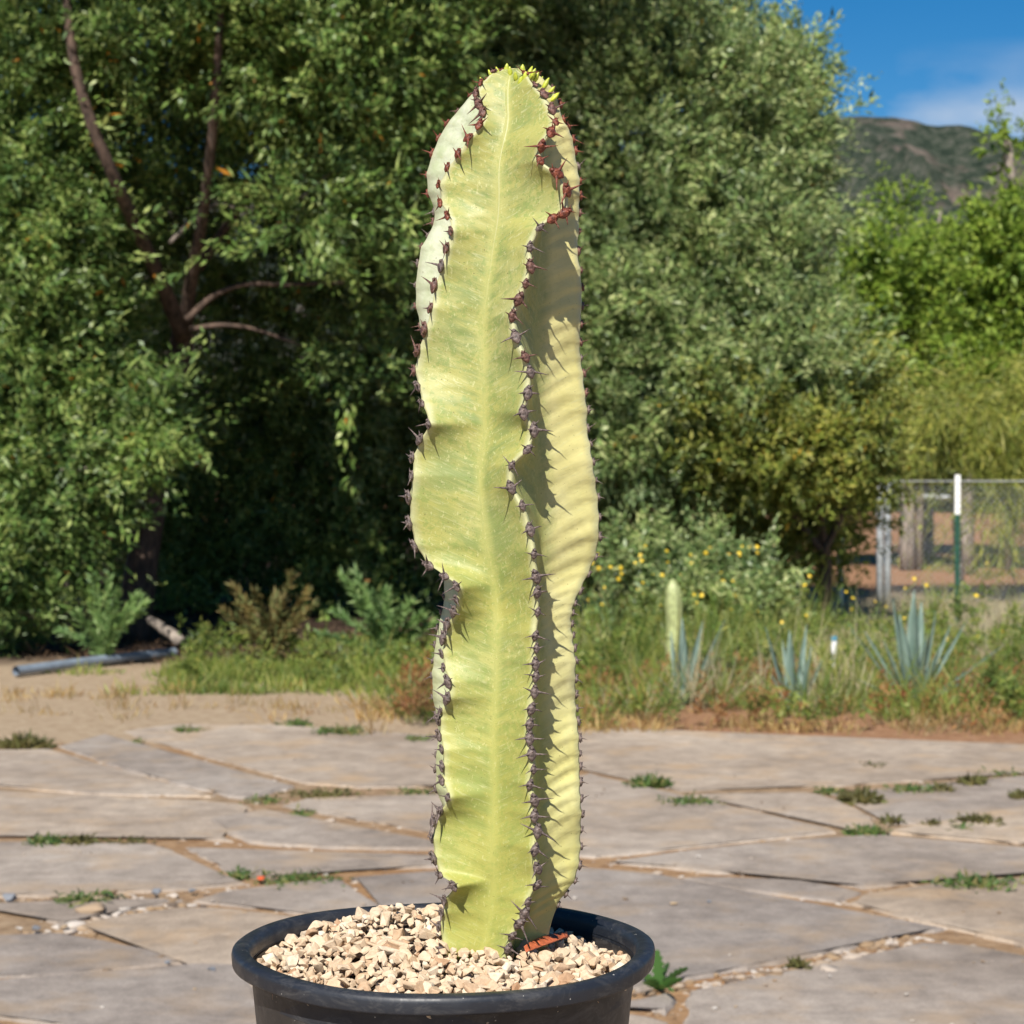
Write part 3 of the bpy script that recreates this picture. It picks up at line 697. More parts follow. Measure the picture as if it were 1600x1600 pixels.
# ------------------------------------------------------------------ foliage generators
def crown(name, blobs, mat, parent, leaf=(.055, .018), per=26, spray=.22, up=.35, droop=.0, seed=1, rnd=.7):
    """blobs: (px, py, Y, rx px, ry px, depth m, clusters, shell). Clusters of leaves sit on short sprays spread over lumpy volumes."""
    r = np.random.RandomState(seed); P, D, N, Ls, Ws = [], [], [], [], []
    for (px, py, Y, rx, ry, rd, n, shell) in blobs:
        c = at(px, py, Y); sx, sz = rx / FPX * Y, ry / FPX * Y
        u = unit(r.normal(size=(n, 3))); rad = (shell + (1.03 - shell) * r.rand(n) ** .7)
        lump = 1 + .24 * np.sin(u[:, 0] * 8 + px) * np.sin(u[:, 2] * 7 + py) * np.cos(u[:, 1] * 5) + .15 * r.normal(size=n)
        cc = c + u * (rad * lump)[:, None] * np.array([sx, rd, sz])
        cc = cc[cc[:, 2] > .05]; u = u[:len(cc)]
        k = len(cc); ax = unit(u * .55 + np.array([0, 0, up]) + r.normal(size=(k, 3)) * .45)
        sl = spray * r.lognormal(0, .4, k)
        t = r.rand(k, per); pos = cc[:, None] + ax[:, None] * (t * sl[:, None])[..., None] + r.normal(size=(k, per, 3)) * (spray * .12)
        pos[..., 2] -= droop * (t ** 1.5) * sl[:, None]
        dd = unit(ax[:, None] * .7 + r.normal(size=(k, per, 3)) * rnd + np.array([0, 0, -droop]))
        nn_ = unit(r.normal(size=(k, per, 3)) * .8 + np.array([-.25, -.75, .75]))
        P.append(pos.reshape(-1, 3)); D.append(dd.reshape(-1, 3)); N.append(nn_.reshape(-1, 3))
        q = k * per; ks = np.repeat(r.uniform(.55, 1.3, k), per); Ls.append(leaf[0] * ks * r.lognormal(0, .28, q)); Ws.append(leaf[1] * ks * r.uniform(.65, 1.3, q))
    v, f = leaf_arrays(np.vstack(P), np.vstack(D), np.vstack(N), np.concatenate(Ls), np.concatenate(Ws), .12)
    return mesh_np(name, v, f, mat, parent)
def px_limb(name, pts, Y, rad, mat, parent, seg=8, wob=.0):
    return tube(name, [at(p[0], p[1], (p[2] if len(p) > 2 else Y)) for p in pts], rad, mat, parent, seg, 4, wob)

BARK = plain('dark brown bark', (.085, .055, .04), .9, .35, 26, .8, stretch=(1, 1, .3))
BARKG = plain('grey bark', (.24, .2, .165), .9, .3, 22, .7, stretch=(1, 1, .3))
LEAF_L = leaf_mat('deep green leaves', (.065, .135, .036), (.155, .25, .06), (.34, .41, .14), .25, .42, (.9955, (.45, .19, .02)))
LEAF_M = leaf_mat('grey green leaves', (.10, .17, .06), (.22, .31, .105), (.44, .48, .235), .25, .40, (.9975, (.36, .2, .03)))
LEAF_O = leaf_mat('olive yellow leaves', (.11, .16, .03), (.23, .27, .05), (.40, .38, .10), .3, .5, (.985, (.42, .26, .03)))
LEAF_B = leaf_mat('bright spring leaves', (.10, .18, .024), (.20, .30, .04), (.33, .42, .08), .4, .45)
LEAF_F = leaf_mat('distant leaves', (.03, .06, .022), (.06, .105, .035), (.11, .15, .055), .25, .5)
LEAF_W = leaf_mat('feathery yellow leaves', (.13, .18, .03), (.25, .28, .05), (.40, .38, .10), .3, .5)

# left tree: dark, open and deep, limbs seen in the shade of its top
p = gnd(215, 1000)
t1 = empty('broadleaf_tree', (p[0], 16.4, 0), 'large dark green tree with forked brown limbs and a deep shady hollow', 'tree')
px_limb('trunk', [(205,1003),(222,880),(245,740),(268,620),(287,520)], 16.5, [.15,.125,.11,.10,.095], BARK, t1, 10)
px_limb('limb', [(287,525,16.3),(255,450,15.9),(215,360,15.4),(175,270,14.95),(135,170,14.75),(110,60,14.7),(95,-120,14.8)], 16.2, [.07,.06,.052,.046,.04,.034,.024], BARK, t1)
px_limb('limb', [(287,525,16.3),(300,430,15.9),(318,330,15.5),(330,230,15.15),(340,100,14.9),(350,-90,14.9)], 16.3, [.062,.05,.042,.036,.03,.02], BARK, t1)
px_limb('limb', [(292,500),(330,465),(380,445),(450,445),(560,440)], 16.0, [.03,.025,.02,.016,.009], BARK, t1, 6)
px_limb('limb', [(297,515),(345,508),(400,515),(470,540)], 15.9, [.022,.018,.014,.007], BARK, t1, 6)
px_limb('limb', [(265,380),(300,345),(340,318),(380,330)], 15.6, [.016,.018,.014,.008], BARKG, t1, 6)
px_limb('limb', [(470,310),(510,275),(550,235),(580,190)], 15.6, [.016,.014,.01,.006], BARKG, t1, 6)
px_limb('limb', [(185,605),(150,680),(115,760),(95,850),(80,990)], 15.9, [.05,.05,.055,.06,.065], BARK, t1)
px_limb('limb', [(310,420),(370,330),(430,250),(470,160),(500,40)], 16.6, [.04,.034,.028,.022,.015], BARK, t1, 6)
px_limb('limb', [(55,745),(75,730),(130,735),(170,690)], 15.4, [.012,.016,.014,.01], BARKG, t1, 6)
crown('crown', [
 (40,330,15.7,150,300,1.0,1300,.45),(50,690,15.4,130,240,.8,800,.45),(10,880,15.2,85,150,.6,330,.4),(-130,500,15.5,150,500,1.2,600,.5),
 (240,40,15.5,260,130,1.0,700,.4),(520,60,15.6,220,150,1.0,800,.4),(130,470,15.8,70,160,.4,180,.3),(300,-470,15.4,620,260,1.5,1700,.3),(330,-800,16.5,600,260,1.8,900,.4),
 (250,-260,15.3,480,260,1.9,1500,.4),(680,-230,16.2,380,250,1.9,1200,.4),(450,230,16.0,200,110,.4,120,.1),
 (480,330,15.2,170,110,.4,70,.1),(610,230,15.8,110,130,.6,240,.2),(600,420,15.8,80,70,.4,40,.2),
 (245,680,15.0,32,85,.2,95,.1),(560,560,16.3,120,120,.5,40,.1),
 (380,760,19.6,420,330,.7,2600,.3),(420,300,19.0,420,380,.7,2600,.3),(80,180,18.6,300,300,.6,1200,.3),(600,100,18.8,260,260,.6,1000,.3),(640,800,18.9,200,260,.5,700,.5),(300,790,21.0,460,190,.5,1500,.1)],
 LEAF_L, t1, (.067, .022), 37, .28, .3, .15, 21, .42)

# middle tree: big grey green bush-like tree
p = gnd(1080, 960)
t2 = empty('evergreen_tree', (p[0], 19.0, 0), 'huge rounded grey green tree rising behind the cactus against the sky', 'tree')
px_limb('trunk', [(1050,975),(1055,860),(1062,700),(1050,500),(1040,250)], 19.3, [.16,.14,.12,.09,.05], BARK, t2, 10)
px_limb('limb', [(1060,720),(1120,560),(1190,400),(1220,250),(1225,140)], 18.9, [.08,.07,.055,.04,.02], BARK, t2)
px_limb('limb', [(1056,800),(960,640),(880,450),(830,250)], 19.0, [.08,.07,.05,.03], BARK, t2)
crown('crown', [
 (690,160,17.6,170,190,1.1,1100,.5),(850,70,18.0,210,120,1.1,1000,.5),(990,210,17.6,220,220,1.2,1900,.5),(1110,75,18.1,75,45,.5,150,.4),
 (1195,175,18.0,72,95,.6,420,.4),(1240,105,18.0,22,45,.25,70,.3),(1228,250,17.9,52,115,.5,300,.4),(1090,400,17.4,175,160,1.1,1200,.45),(990,540,17.1,170,170,1.0,1300,.5),
 (1185,580,17.1,150,135,1.0,950,.45),(800,380,18.3,260,330,1.0,1500,.55),(740,640,18.8,220,260,.8,800,.55),
 (1110,690,17.5,160,90,.7,650,.45),(980,700,16.6,42,70,.3,150,.2),(1060,830,19.2,220,130,.7,900,.5),(860,820,19.2,200,200,.6,600,.5),
 (930,-120,18.3,190,120,1.2,600,.5),(1200,420,18.6,90,230,.7,420,.45),(900,560,18.8,260,260,.6,900,.5)],
 LEAF_M, t2, (.062, .0195), 42, .27, .4, .05, 22, .38)
p = gnd(1290, 935)
t3 = empty('olive_shrub', (p[0], 17.0, 0), 'olive green shrub with a few orange leaves, left of the fence posts', 'shrub')
px_limb('trunk', [(1285,960),(1290,880),(1280,800),(1290,700)], 17.3, [.06,.05,.04,.02], BARK, t3)
px_limb('limb', [(1284,870),(1320,790),(1340,700),(1330,620)], 17.1, [.03,.026,.02,.01], BARK, t3, 6)
px_limb('limb', [(1284,860),(1230,790),(1190,730)], 17.1, [.03,.025,.012], BARK, t3, 6)
crown('crown', [(1260,700,16.8,140,85,.7,800,.4),(1340,640,16.9,60,95,.5,330,.4),(1160,660,16.7,130,90,.6,420,.35),(1345,735,16.9,45,30,.3,80,.3),(1230,800,17.8,130,60,.4,260,.4),(1215,865,17.6,110,55,.5,190,.3),(1300,820,17.7,45,50,.3,60,.2)],
 LEAF_O, t3, (.055, .022), 24, .2, .2, .1, 23)

# bright trees on the right, further off
BR_TREES = [
 ((1420, 27.0), [(1418,845),(1417,700),(1412,560),(1405,450)], [(1380,430,27,65,60,.8,280,.2),(1330,560,27,60,120,.7,300,.2),(1425,530,26.9,70,80,.8,180,.2),(1400,670,27.2,80,60,.8,200,.2),(1395,330,27.5,36,40,.5,50,.2)], 'bright green slender tree with pale upright trunk, nearest the big grey green tree'),
 ((1452, 30.0), [(1448,830),(1445,700),(1440,560),(1450,440),(1470,330)], [(1480,425,30,80,60,.9,300,.2),(1460,490,30,80,90,.9,400,.2),(1540,480,30,85,90,.9,460,.2),(1500,590,30,90,70,.9,330,.2)], 'bright green tree rising behind the white capped fence stake'),
 ((1560, 26.0), [(1507,780),(1515,650),(1540,590),(1590,500),(1605,380),(1575,260),(1568,190)], [(1580,375,26,65,50,.8,300,.2),(1572,215,26,22,42,.3,22,.1),(1585,310,26,30,24,.3,18,.1),(1620,490,26,100,110,.9,600,.2),(1560,590,26,70,60,.7,300,.2)], 'tall bright green tree with leaning pale trunk at the right edge'),
 ((1750, 29.0), [(1750,850),(1745,650),(1740,420)], [(1750,460,29,120,160,1.4,800,.3)], 'bright green round tree just beyond the right edge of the view'),
]
for i, ((bx, Y), tr, bl_, lab) in enumerate(BR_TREES):
    o = empty('spring_tree', (at(bx, 800, Y)[0], Y, 0), lab, 'tree', 'bright green trees beyond the fence')
    tr = [(tr[0][0], 720 + CAMZ * FPX / Y)] + tr[1:]
    px_limb('trunk', tr, Y, np.linspace(.11, .018, len(tr)), BARKG, o)
    for b in bl_[:4]:
        px_limb('limb', [tr[len(tr) // 2], ((tr[len(tr) // 2][0] + b[0]) / 2, b[1] + 40), (b[0], b[1])], Y, [.04, .03, .012], BARKG, o, 6)
    crown('crown', bl_, LEAF_B, o, (.10, .05), 15, .34, .25, .05, 30 + i)
# feathery shrub drooping in from the right
o = empty('feathery_shrub', (at(1500, 800, 21.5)[0], 21.5, 0), 'feathery yellow green shrub with drooping fronds above the wire fence', 'shrub')
px_limb('trunk', [(1500,930),(1495,820),(1490,700),(1500,620)], 22.0, [.05,.045,.035,.02], BARKG, o)
px_limb('limb', [(1494,760),(1540,690),(1590,650),(1640,640)], 21.8, [.03,.025,.02,.01], BARKG, o, 6)
px_limb('limb', [(1494,740),(1440,670),(1400,620)], 21.8, [.03,.022,.01], BARKG, o, 6)
crown('crown', [(1450,645,21.2,80,45,.6,130,.2),(1545,635,21.2,85,45,.6,150,.2),(1585,740,21,30,85,.3,110,.2),(1560,770,20.9,20,60,.2,40,.2),(1500,690,21.2,60,30,.4,60,.2),(1405,690,21.5,30,40,.3,40,.2),(1650,640,21.2,70,110,.7,220,.2)], LEAF_W, o, (.13, .011), 30, .45, -.1, .45, 41, .35)
# far trees along the field
FAR = [(1330,60,90,190),(1440,64,85,170),(1540,58,95,185),(1640,60,90,170),(1230,58,90,220),(-60,40,150,330)]
FL_ = ['between the big tree and the posts','behind the twin grey posts','behind the white capped stake','past the right edge of the fence','half hidden by the big tree','beyond the left tree']
for i, (px_, Y, rx, h) in enumerate(FAR):
    o = empty('distant_tree', (at(px_, 700, Y)[0], Y, 0), 'dark distant tree ' + FL_[i], 'tree', 'distant trees across the field')
    yb = 720 + CAMZ * FPX / Y
    px_limb('trunk', [(px_, yb), (px_ + 3, yb - h * .3), (px_, yb - h * .6)], Y, [.22, .18, .1], BARK, o)
    crown('crown', [(px_, yb - h * .5, Y, rx, h * .55, 2.2, 700, .5), (px_ - rx * .5, yb - h * .35, Y, rx * .6, h * .38, 1.6, 260, .5), (px_ + rx * .55, yb - h * .38, Y - 1, rx * .55, h * .38, 1.6, 260, .5)], LEAF_F, o, (.26, .13), 16, .7, .3, .0, 60 + i)

# ------------------------------------------------------------------ fence, stakes, pipe, log
GALV = plain('galvanised steel', (.50, .53, .55), .5, .12, 20, .05, metal=.1)
GREEN = plain('dark green post paint', (.012, .07, .045), .5, .25, 25)
WHITE = plain('white paint', (.80, .80, .78), .5, .04, 40)
YF = 20.2; GALVD = plain('weathered grey steel', (.25, .26, .25), .7, .2, 20, .1)
def vpost(name, px, py_top, Y, r, parent, mat=GALV, z0=-.1):
    b = at(px, 800, Y); zt = at(px, py_top, Y)[2]; bm = bmesh.new()
    tube_bm(bm, [(b[0], Y, z0), (b[0], Y, zt - .02), (b[0], Y, zt)], [r, r, r * .7], 12); return from_bm(name, bm, mat, parent, True)
x0, x1 = at(1376, 800, YF)[0], at(2000, 800, YF)[0]; zt = at(1376, 752, YF)[2]
fence = empty('chain_link_fence', (x0, YF, 0), 'grey chain link fence with twin galvanised end posts in the dry grass', 'fence')
vpost('post', 1375, 748, YF, .034, fence); vpost('post', 1387, 745, YF + .1, .034, fence); vpost('post', 1800, 745, YF, .03, fence); vpost('post', 2000, 745, YF, .03, fence)
bm = bmesh.new(); tube_bm(bm, [(x0, YF, zt), (x1, YF, zt)], [.009] * 2, 8); from_bm('rail', bm, GALVD, fence, True)
V_, F_, n_ = [], [], 0; H = zt - .06; step = .062
def wire(a, b, r=.0011):
    global n_
    a, b = np.array(a), np.array(b); t = unit(b - a); u = np.array([0, 1., 0]); v = np.cross(t, u)
    for p in (a, b):
        for k in range(3):
            an = 2.094 * k; V_.append(p + (u * math.cos(an) + v * math.sin(an)) * r)
    for k in range(3): F_.append((n_ + k, n_ + (k + 1) % 3, n_ + 3 + (k + 1) % 3, n_ + 3 + k))
    n_ += 6
xx = x0 - H
while xx < x1:
    for s in (1, -1):
        ax, bx = (xx, xx + H) if s > 0 else (xx + H, xx)
        lo, hi = 0., 1.
        if s > 0: lo = max(0, (x0 - ax) / H); hi = min(1, (x1 - ax) / H)
        else: hi = min(1, (ax - x0) / H); lo = max(0, (ax - x1) / H)
        if hi - lo > .02:
            f = lambda t: (ax + (bx - ax) * t, YF + .03 + .003 * s, .05 + (H - .02) * t); wire(f(lo), f(hi))
    xx += step
wo = mesh_np('wire_mesh', V_, F_, GALV, fence); wo['kind'] = 'stuff'
# the gate frame further back
YG = 27.; g = empty('pipe_gate', (at(1440, 800, YG)[0], YG, 0), 'weathered grey pipe rail gate standing farther back than the wire fence', 'gate')
vpost('post', 1437, 700, YG, .05, g, BARKG); vpost('post', 1575, 700, YG, .04, g, BARKG)
for yy in (706, 775):
    a, b = at(1437, yy, YG), at(1575, yy + 8, YG); bm = bmesh.new(); tube_bm(bm, [a, b], [.035] * 2, 8); from_bm('rail', bm, GALV, g, True)
# green T post with white cap
def tpost():
    Y = 18.2; b = at(1496, 800, Y); x = b[0]; zt, zc = at(1496, 742, Y)[2], at(1496, 804, Y)[2]
    o = empty('fence_stake', (x, Y, 0), 'dark green metal fence stake with a white painted top', 'fence stake')
    def tee(name, z0, z1, g, mat):
        bm = bmesh.new(); box_bm(bm, (x - .02 - g, Y - .004 - g, z0), (x + .02 + g, Y + .003 + g, z1), .002); box_bm(bm, (x - .004 - g, Y + .0035 + g, z0), (x + .004 + g, Y + .034 + g, z1), .002)
        k = 0; z = z0 + .05
        while z < z1 - .02:
            box_bm(bm, (x - .009, Y - .014 - g, z), (x + .009, Y - .0045 - g, z + .018), .002); z += .055
        return from_bm(name, bm, mat, o)
    tee('post', -.1, zc - .001, 0, GREEN); tee('white_top', zc, zt, .003, WHITE)
tpost()
# small white marker stake
Y = 13.2; x = at(1303, 1000, Y)[0]; zt = at(1303, 994, Y)[2]
o = empty('marker_stake', (x, Y, 0), 'short white marker stake with a blue tip among the agaves', 'marker stake')
bm = bmesh.new(); box_bm(bm, (x - .016, Y - .009, -.05), (x + .016, Y + .009, zt - .03), .003); from_bm('stake', bm, WHITE, o)
bm = bmesh.new(); box_bm(bm, (x - .017, Y - .01, zt - .0295), (x + .017, Y + .01, zt), .003); from_bm('tip', bm, plain('blue paint', (.05, .25, .4), .5), o)
bm = bmesh.new(); box_bm(bm, (x - .0175, Y - .011, zt - .135), (x + .0175, Y + .011, zt - .115), .002); from_bm('band', bm, plain('grey band', (.25, .24, .2), .6), o)
# white valve stub by the shrub
Y = 19.5; b = at(1313, 860, Y); o = empty('standpipe', (b[0], Y, 0), 'tiny white standpipe beside the dark shrub shade', 'pipe')
bm = bmesh.new(); tube_bm(bm, [(b[0], Y, -.05), (b[0], Y, at(1313, 850, Y)[2])], [.03, .03], 10); from_bm('riser', bm, WHITE, o, True)
bm = bmesh.new(); tube_bm(bm, [(b[0], Y, at(1313, 850, Y)[2] + .001), (b[0], Y, at(1313, 840, Y)[2])], [.042, .036], 10); from_bm('cap', bm, WHITE, o, True)
# pipe on the ground at left
a, b = gnd(25, 1057), gnd(272, 1027); a[2] = b[2] = .035
bm = bmesh.new(); tube_bm(bm, [a, (a + b) / 2 + np.array([0, .03, .004]), b], [.033] * 3, 14, False); tube_bm(bm, [b, (a + b) / 2 + np.array([0, .03, .004]), a], [.029] * 3, 14, False)
tag(from_bm('water_pipe', bm, plain('blue grey plastic', (.2, .24, .29), .45, .12, 12), None, True), 'blue grey pipe lying on the ground before the dark tree', 'pipe')
a, b = at(232, 968, 15.9), at(282, 1003, 15.5); a[2] = max(a[2], .1)
bm = bmesh.new(); pp, r_ = smooth_path([a, (a * .6 + b * .4) + np.array([0, 0, .01]), b], [.03, .04, .045], 4, .004); tube_bm(bm, pp, r_, 8)
tag(from_bm('fallen_branch', bm, BARKG, None, True), 'grey broken branch leaning in the shade behind the pipe', 'branch')

# ------------------------------------------------------------------ low plants
AG = M('blue agave'); co = AG.coord('Object'); n1 = AG.noise(6, co, 5); n2 = AG.noise(40, AG.coord('Object', (1, 1, .2)), 4)
AG.color(AG.mix(AG.ramp(n2, [(.4, 0.), (.7, .5)]), AG.ramp(n1, [(.3, (.085, .145, .11)), (.7, (.16, .23, .185))]), (.26, .33, .27))); AG.set(Roughness=.5); AG = AG.m
AGD = plain('dry agave leaf', (.3, .22, .13), .8, .25, 30)
def agave(px, py, leaves, label):
    b = gnd(px, py); o = empty('agave', (b[0], b[1], -.012), label, 'agave', 'agaves in the weedy bed')
    for (tx, ty, dy, wd, dry) in leaves:          # tip in the picture, tip's distance behind the base, width
        tip = Vector(at(tx, ty, b[1] + dy)); base_ = Vector((b[0], b[1], 0)); ax = tip - base_; flat = Vector((ax.x, ax.y, 0))
        side_ = Vector((ax.y, -ax.x, 0)) if flat.length > .03 else Vector((1, .2, 0)); side_.normalize()
        upn = side_.cross(ax).normalized(); upn = -upn if upn.z < 0 else upn
        if side_.cross(ax).length < 1e-6: upn = Vector((0, -1, 0))
        base_ = base_ + flat.normalized() * .03; bm = bmesh.new(); prev = None; n = 9
        for q in range(n + 1):
            t = q / n; p = base_.lerp(tip, t) + upn * (-.10 * ax.length * t * (1 - t)) * .5
            wv = wd * (.62 + .9 * t - 1.5 * t * t) if t < .95 else wd * .05; wv = max(wv, wd * .03); th = wd * .16 * (1 - t) + .002
            ring = [bm.verts.new(p + side_ * wv * .5 + upn * wv * .22), bm.verts.new(p + upn * th * .15), bm.verts.new(p - side_ * wv * .5 + upn * wv * .22), bm.verts.new(p - side_ * wv * .28 - upn * th * .6), bm.verts.new(p - upn * th), bm.verts.new(p + side_ * wv * .28 - upn * th * .6)]
            if prev:
                for k in range(6): bm.faces.new((prev[k], prev[(k + 1) % 6], ring[(k + 1) % 6], ring[k]))
            else: bm.faces.new(ring[::-1])
            prev = ring
        bm.faces.new(prev); bmesh.ops.recalc_face_normals(bm, faces=bm.faces)
        from_bm('leaf', bm, AGD if dry else AG, o, True)
agave(1062, 1100, [(1066,965,.0,.09,0),(1098,970,.12,.07,0),(1132,968,.1,.045,0),(1048,985,.15,.05,0),(1032,1060,-.15,.05,0),(1110,1030,.3,.05,0)], 'small blue agave with three tall leaves, left of the other agaves')
agave(1242, 1112, [(1196,978,.1,.05,0),(1234,985,.0,.09,0),(1260,975,.15,.06,0),(1205,1055,-.1,.05,0),(1222,1000,.2,.05,0),(1268,1010,-.1,.05,0),(1285,1030,.1,.05,0),(1215,1040,.2,.05,0)], 'middle blue agave with narrow leaves, left of the white marker stake')
agave(1428, 1102, [(1395,935,.1,.085,0),(1428,922,.0,.12,0),(1405,960,-.1,.11,0),(1440,940,.15,.11,0),(1462,955,.0,.085,0),(1486,975,.2,.06,0),(1510,970,.3,.05,0),(1325,975,.1,.05,0),(1350,985,.3,.06,0),(1565,1010,.2,.06,0),(1530,1050,-.1,.05,0),(1340,1060,-.1,.05,0),(1470,1010,-.2,.07,0),(1380,1000,-.15,.06,0),(1505,1085,-.2,.05,0),(1450,990,-.25,.06,0)], 'large spreading blue agave clump on the right in front of the stakes')
# young columnar cactus in the bed
b = gnd(1050, 1072); o = empty('columnar_cactus', (b[0], b[1], 0), 'small pale ribbed columnar cactus standing behind the small agave', 'cactus')
bm = bmesh.new(); hb = at(1050, 905, b[1])[2]; prev = None
for q in range(25):
    t = q / 24; z = -.02 + (hb + .02) * t; r0 = .048 * (1 - max(0, (t - .86) / .14) ** 2 * .8) * (1 + .05 * math.sin(t * 19)); ring = []
    for k in range(24):
        a = 2 * math.pi * k / 24; rr = r0 * (.8 + .28 * math.cos(3 * a + .5) ** 2 * (1 + .12 * math.sin(t * 90)))
        ring.append(bm.verts.new((b[0] + .012 * math.sin(t * 3) + rr * math.cos(a), b[1] + rr * math.sin(a), z)))
    if prev:
        for k in range(24): bm.faces.new((prev[k], prev[(k + 1) % 24], ring[(k + 1) % 24], ring[k]))
    prev = ring
bm.faces.new(prev); from_bm('stem', bm, plain('pale cactus skin', (.36, .40, .17), .5, .15, 30, .2), o, True)
# tall green weeds
WEED = leaf_mat('weed leaves', (.13, .23, .08), (.23, .37, .12), (.36, .47, .20), .35, .5)
WEEDB = leaf_mat('drying weed leaves', (.17, .12, .045), (.27, .21, .08), (.2, .24, .09), .3, .6)
WEEDD = leaf_mat('dark weed leaves', (.045, .10, .028), (.10, .17, .045), (.27, .23, .10), .3, .5)
WEEDG = leaf_mat('fresh green leaves', (.06, .15, .035), (.10, .21, .05), (.16, .27, .08), .35, .5)
STEM = plain('weed stem', (.19, .27, .10), .6, .2, 40)
def weed(px, py, Y, tops, label, mat, leafL=.06, leafW=.016, dens=90, seed=1, name='tall_weed', group='tall weeds under the trees'):
    b = at(px, py, Y); b[2] = 0; o = empty(name, tuple(b), label, 'weed', group); r = np.random.RandomState(seed); bm = bmesh.new(); P, D, N = [], [], []
    for (tx, ty) in tops:
        tip = at(tx, ty, Y + r.uniform(-.25, .25)); mid = b * .5 + tip * .5 + np.array([(b[0] - tip[0]) * .12, 0, .03]); st = b + np.array([r.normal() * .02, r.normal() * .02, -.015])
        pp, rr = smooth_path([st, mid, tip], [.006, .0045, .002], 6); tube_bm(bm, pp, rr, 5)
        t = r.rand(dens) ** .8; idx = t * (len(pp) - 1); i0 = idx.astype(int).clip(0, len(pp) - 2); f = (idx - i0)[:, None]
        pos = pp[i0] * (1 - f) + pp[i0 + 1] * f; tg = unit(pp[i0 + 1] - pp[i0]); P.append(pos); D.append(unit(tg * .9 + r.normal(size=pos.shape) * .38)); N.append(unit(r.normal(size=pos.shape) + np.array([0, -.5, .6])))
    from_bm('stem', bm, STEM, o, True)
    P = np.vstack(P); q = len(P); v, f = leaf_arrays(P, np.vstack(D), np.vstack(N), leafL * r.uniform(.6, 1.4, q), leafW * r.uniform(.7, 1.4, q)); mesh_np('foliage', v, f, mat, o)
def tops(cx, w, y0, y1, n, seed):
    r = random.Random(seed); return [(cx + w * (i / (n - 1) * 2 - 1) * r.uniform(.8, 1.1), y0 + (y1 - y0) * abs(i / (n - 1) * 2 - 1) ** 1.3 + r.uniform(-18, 22)) for i in range(n)]
weed(165, 1040, 14.4, [(145,905),(170,905),(185,925),(215,930),(225,945),(120,960),(95,985),(150,960),(200,960)], 'bushy green weed growing behind the blue grey pipe', WEED, .066, .015, 230, 1)
weed(425, 1035, 14.5, [(365,915),(375,945),(400,925),(430,930),(455,900),(480,925),(490,945),(410,965),(440,960),(470,965),(350,955)], 'browning bushy weed between the two green ones', WEEDB, .066, .014, 230, 2)
weed(600, 1040, 14.3, [(535,900),(555,895),(560,940),(585,930),(605,925),(525,955),(500,990),(625,955),(640,945),(660,960),(675,975),(580,965),(610,960),(650,990)], 'tall green bushy weed close to the left of the cactus', WEED, .070, .015, 230, 3)
#weed(710, 1030, 14.8, tops(710, 60, 930, 970, 9, 5), 'green weed hidden behind the tall cactus', WEED, .055, .009, 110, 4)
weed(960, 1035, 13.9, tops(950, 45, 880, 960, 7, 6), 'thin dark weed with yellow heads right of the cactus', WEEDD, .05, .012, 60, 5)
# yellow flowered low shrub
o = empty('flowering_shrub', (at(1060, 900, 16.2)[0], 16.2, 0), 'low dark green shrub dotted with yellow flowers right of the cactus', 'shrub')
px_limb('stem', [(1060,1004),(1050,940),(1020,880)], 16.2, [.02,.016,.006], BARK, o, 6); px_limb('stem', [(1060,1004),(1090,930),(1140,870)], 16.2, [.02,.016,.006], BARK, o, 6)
crown('foliage', [(1000,875,16.2,80,55,.5,170,.1),(1100,885,16.1,60,55,.5,150,.1),(1160,905,16.1,60,40,.4,90,.1),(1060,945,15.9,130,50,.5,260,.1),(1190,940,15.6,60,40,.4,80,.1)], LEAF_M, o, (.05, .02), 22, .16, .4, 0, 71)
YEL = plain('yellow petals', (.72, .50, .03), .5, .15, 60)
def flower_heads(name, pts, mat, parent, r=.013):
    V, F, n = [], [], 0
    for p in pts:
        nr = unit(rs.normal(size=3) * .5 + np.array([-.1, -.8, .6])); u = unit(np.cross(nr, [0, 0, 1.])); v = np.cross(nr, u); s = r * rs.uniform(.6, 1.3)
        V.append(p + nr * s * .35)
        for k in range(7): V.append(p + (u * math.cos(k * .8976) + v * math.sin(k * .8976)) * s)
        for k in range(7): F.append((n, n + 1 + k, n + 1 + (k + 1) % 7))
        n += 8
    return mesh_np(name, np.array(V), F, mat, parent)
fp = [at(rs.uniform(915, 1200), rs.uniform(850, 955), rs.uniform(15.3, 16.0)) for _ in range(75)]
fh = flower_heads('flowers', fp, YEL, o); fh['kind'] = 'stuff'

# grass and weeds as ground cover
def blades(name, px_rng, Y_rng, n, h, w, mat, label, dens=None, seed=1, lean=.35, cat=None):
    r = np.random.RandomState(seed); P = []
    Y = r.uniform(Y_rng[0], Y_rng[1], n * 3); px = r.uniform(px_rng[0], px_rng[1], n * 3); X = (px - 800) / FPX * Y
    keep = np.array([(dens(x, y, p_) if dens else 1) > r.rand() for x, y, p_ in zip(X, Y, px)])
    X, Y = X[keep][:n], Y[keep][:n]; k = len(X)
    C = max(1, k // 22); ci = r.randint(0, C, k); off = r.normal(0, .055, (k, 2)); cs = np.minimum(r.lognormal(0, .4, C), 1.7)[ci]
    X, Y = X[ci] + off[:, 0], Y[ci] + off[:, 1]
    pos = np.stack([X, Y, np.full(k, -.016)], 1); d = unit(np.stack([r.normal(0, lean, k) + off[:, 0] * 5, r.normal(0, lean, k) + off[:, 1] * 5, np.ones(k)], 1)); hh = h * r.lognormal(0, .3, k) * cs
    nn_ = unit(np.stack([r.normal(size=k), -np.abs(r.normal(size=k)) - .3, r.normal(size=k) * .3], 1))
    v, f = leaf_arrays(pos, d, nn_, hh, w * r.uniform(.6, 1.4, k), .1)
    o = mesh_np(name, v, f, mat); o['kind'] = 'stuff'; o['label'] = label; return o
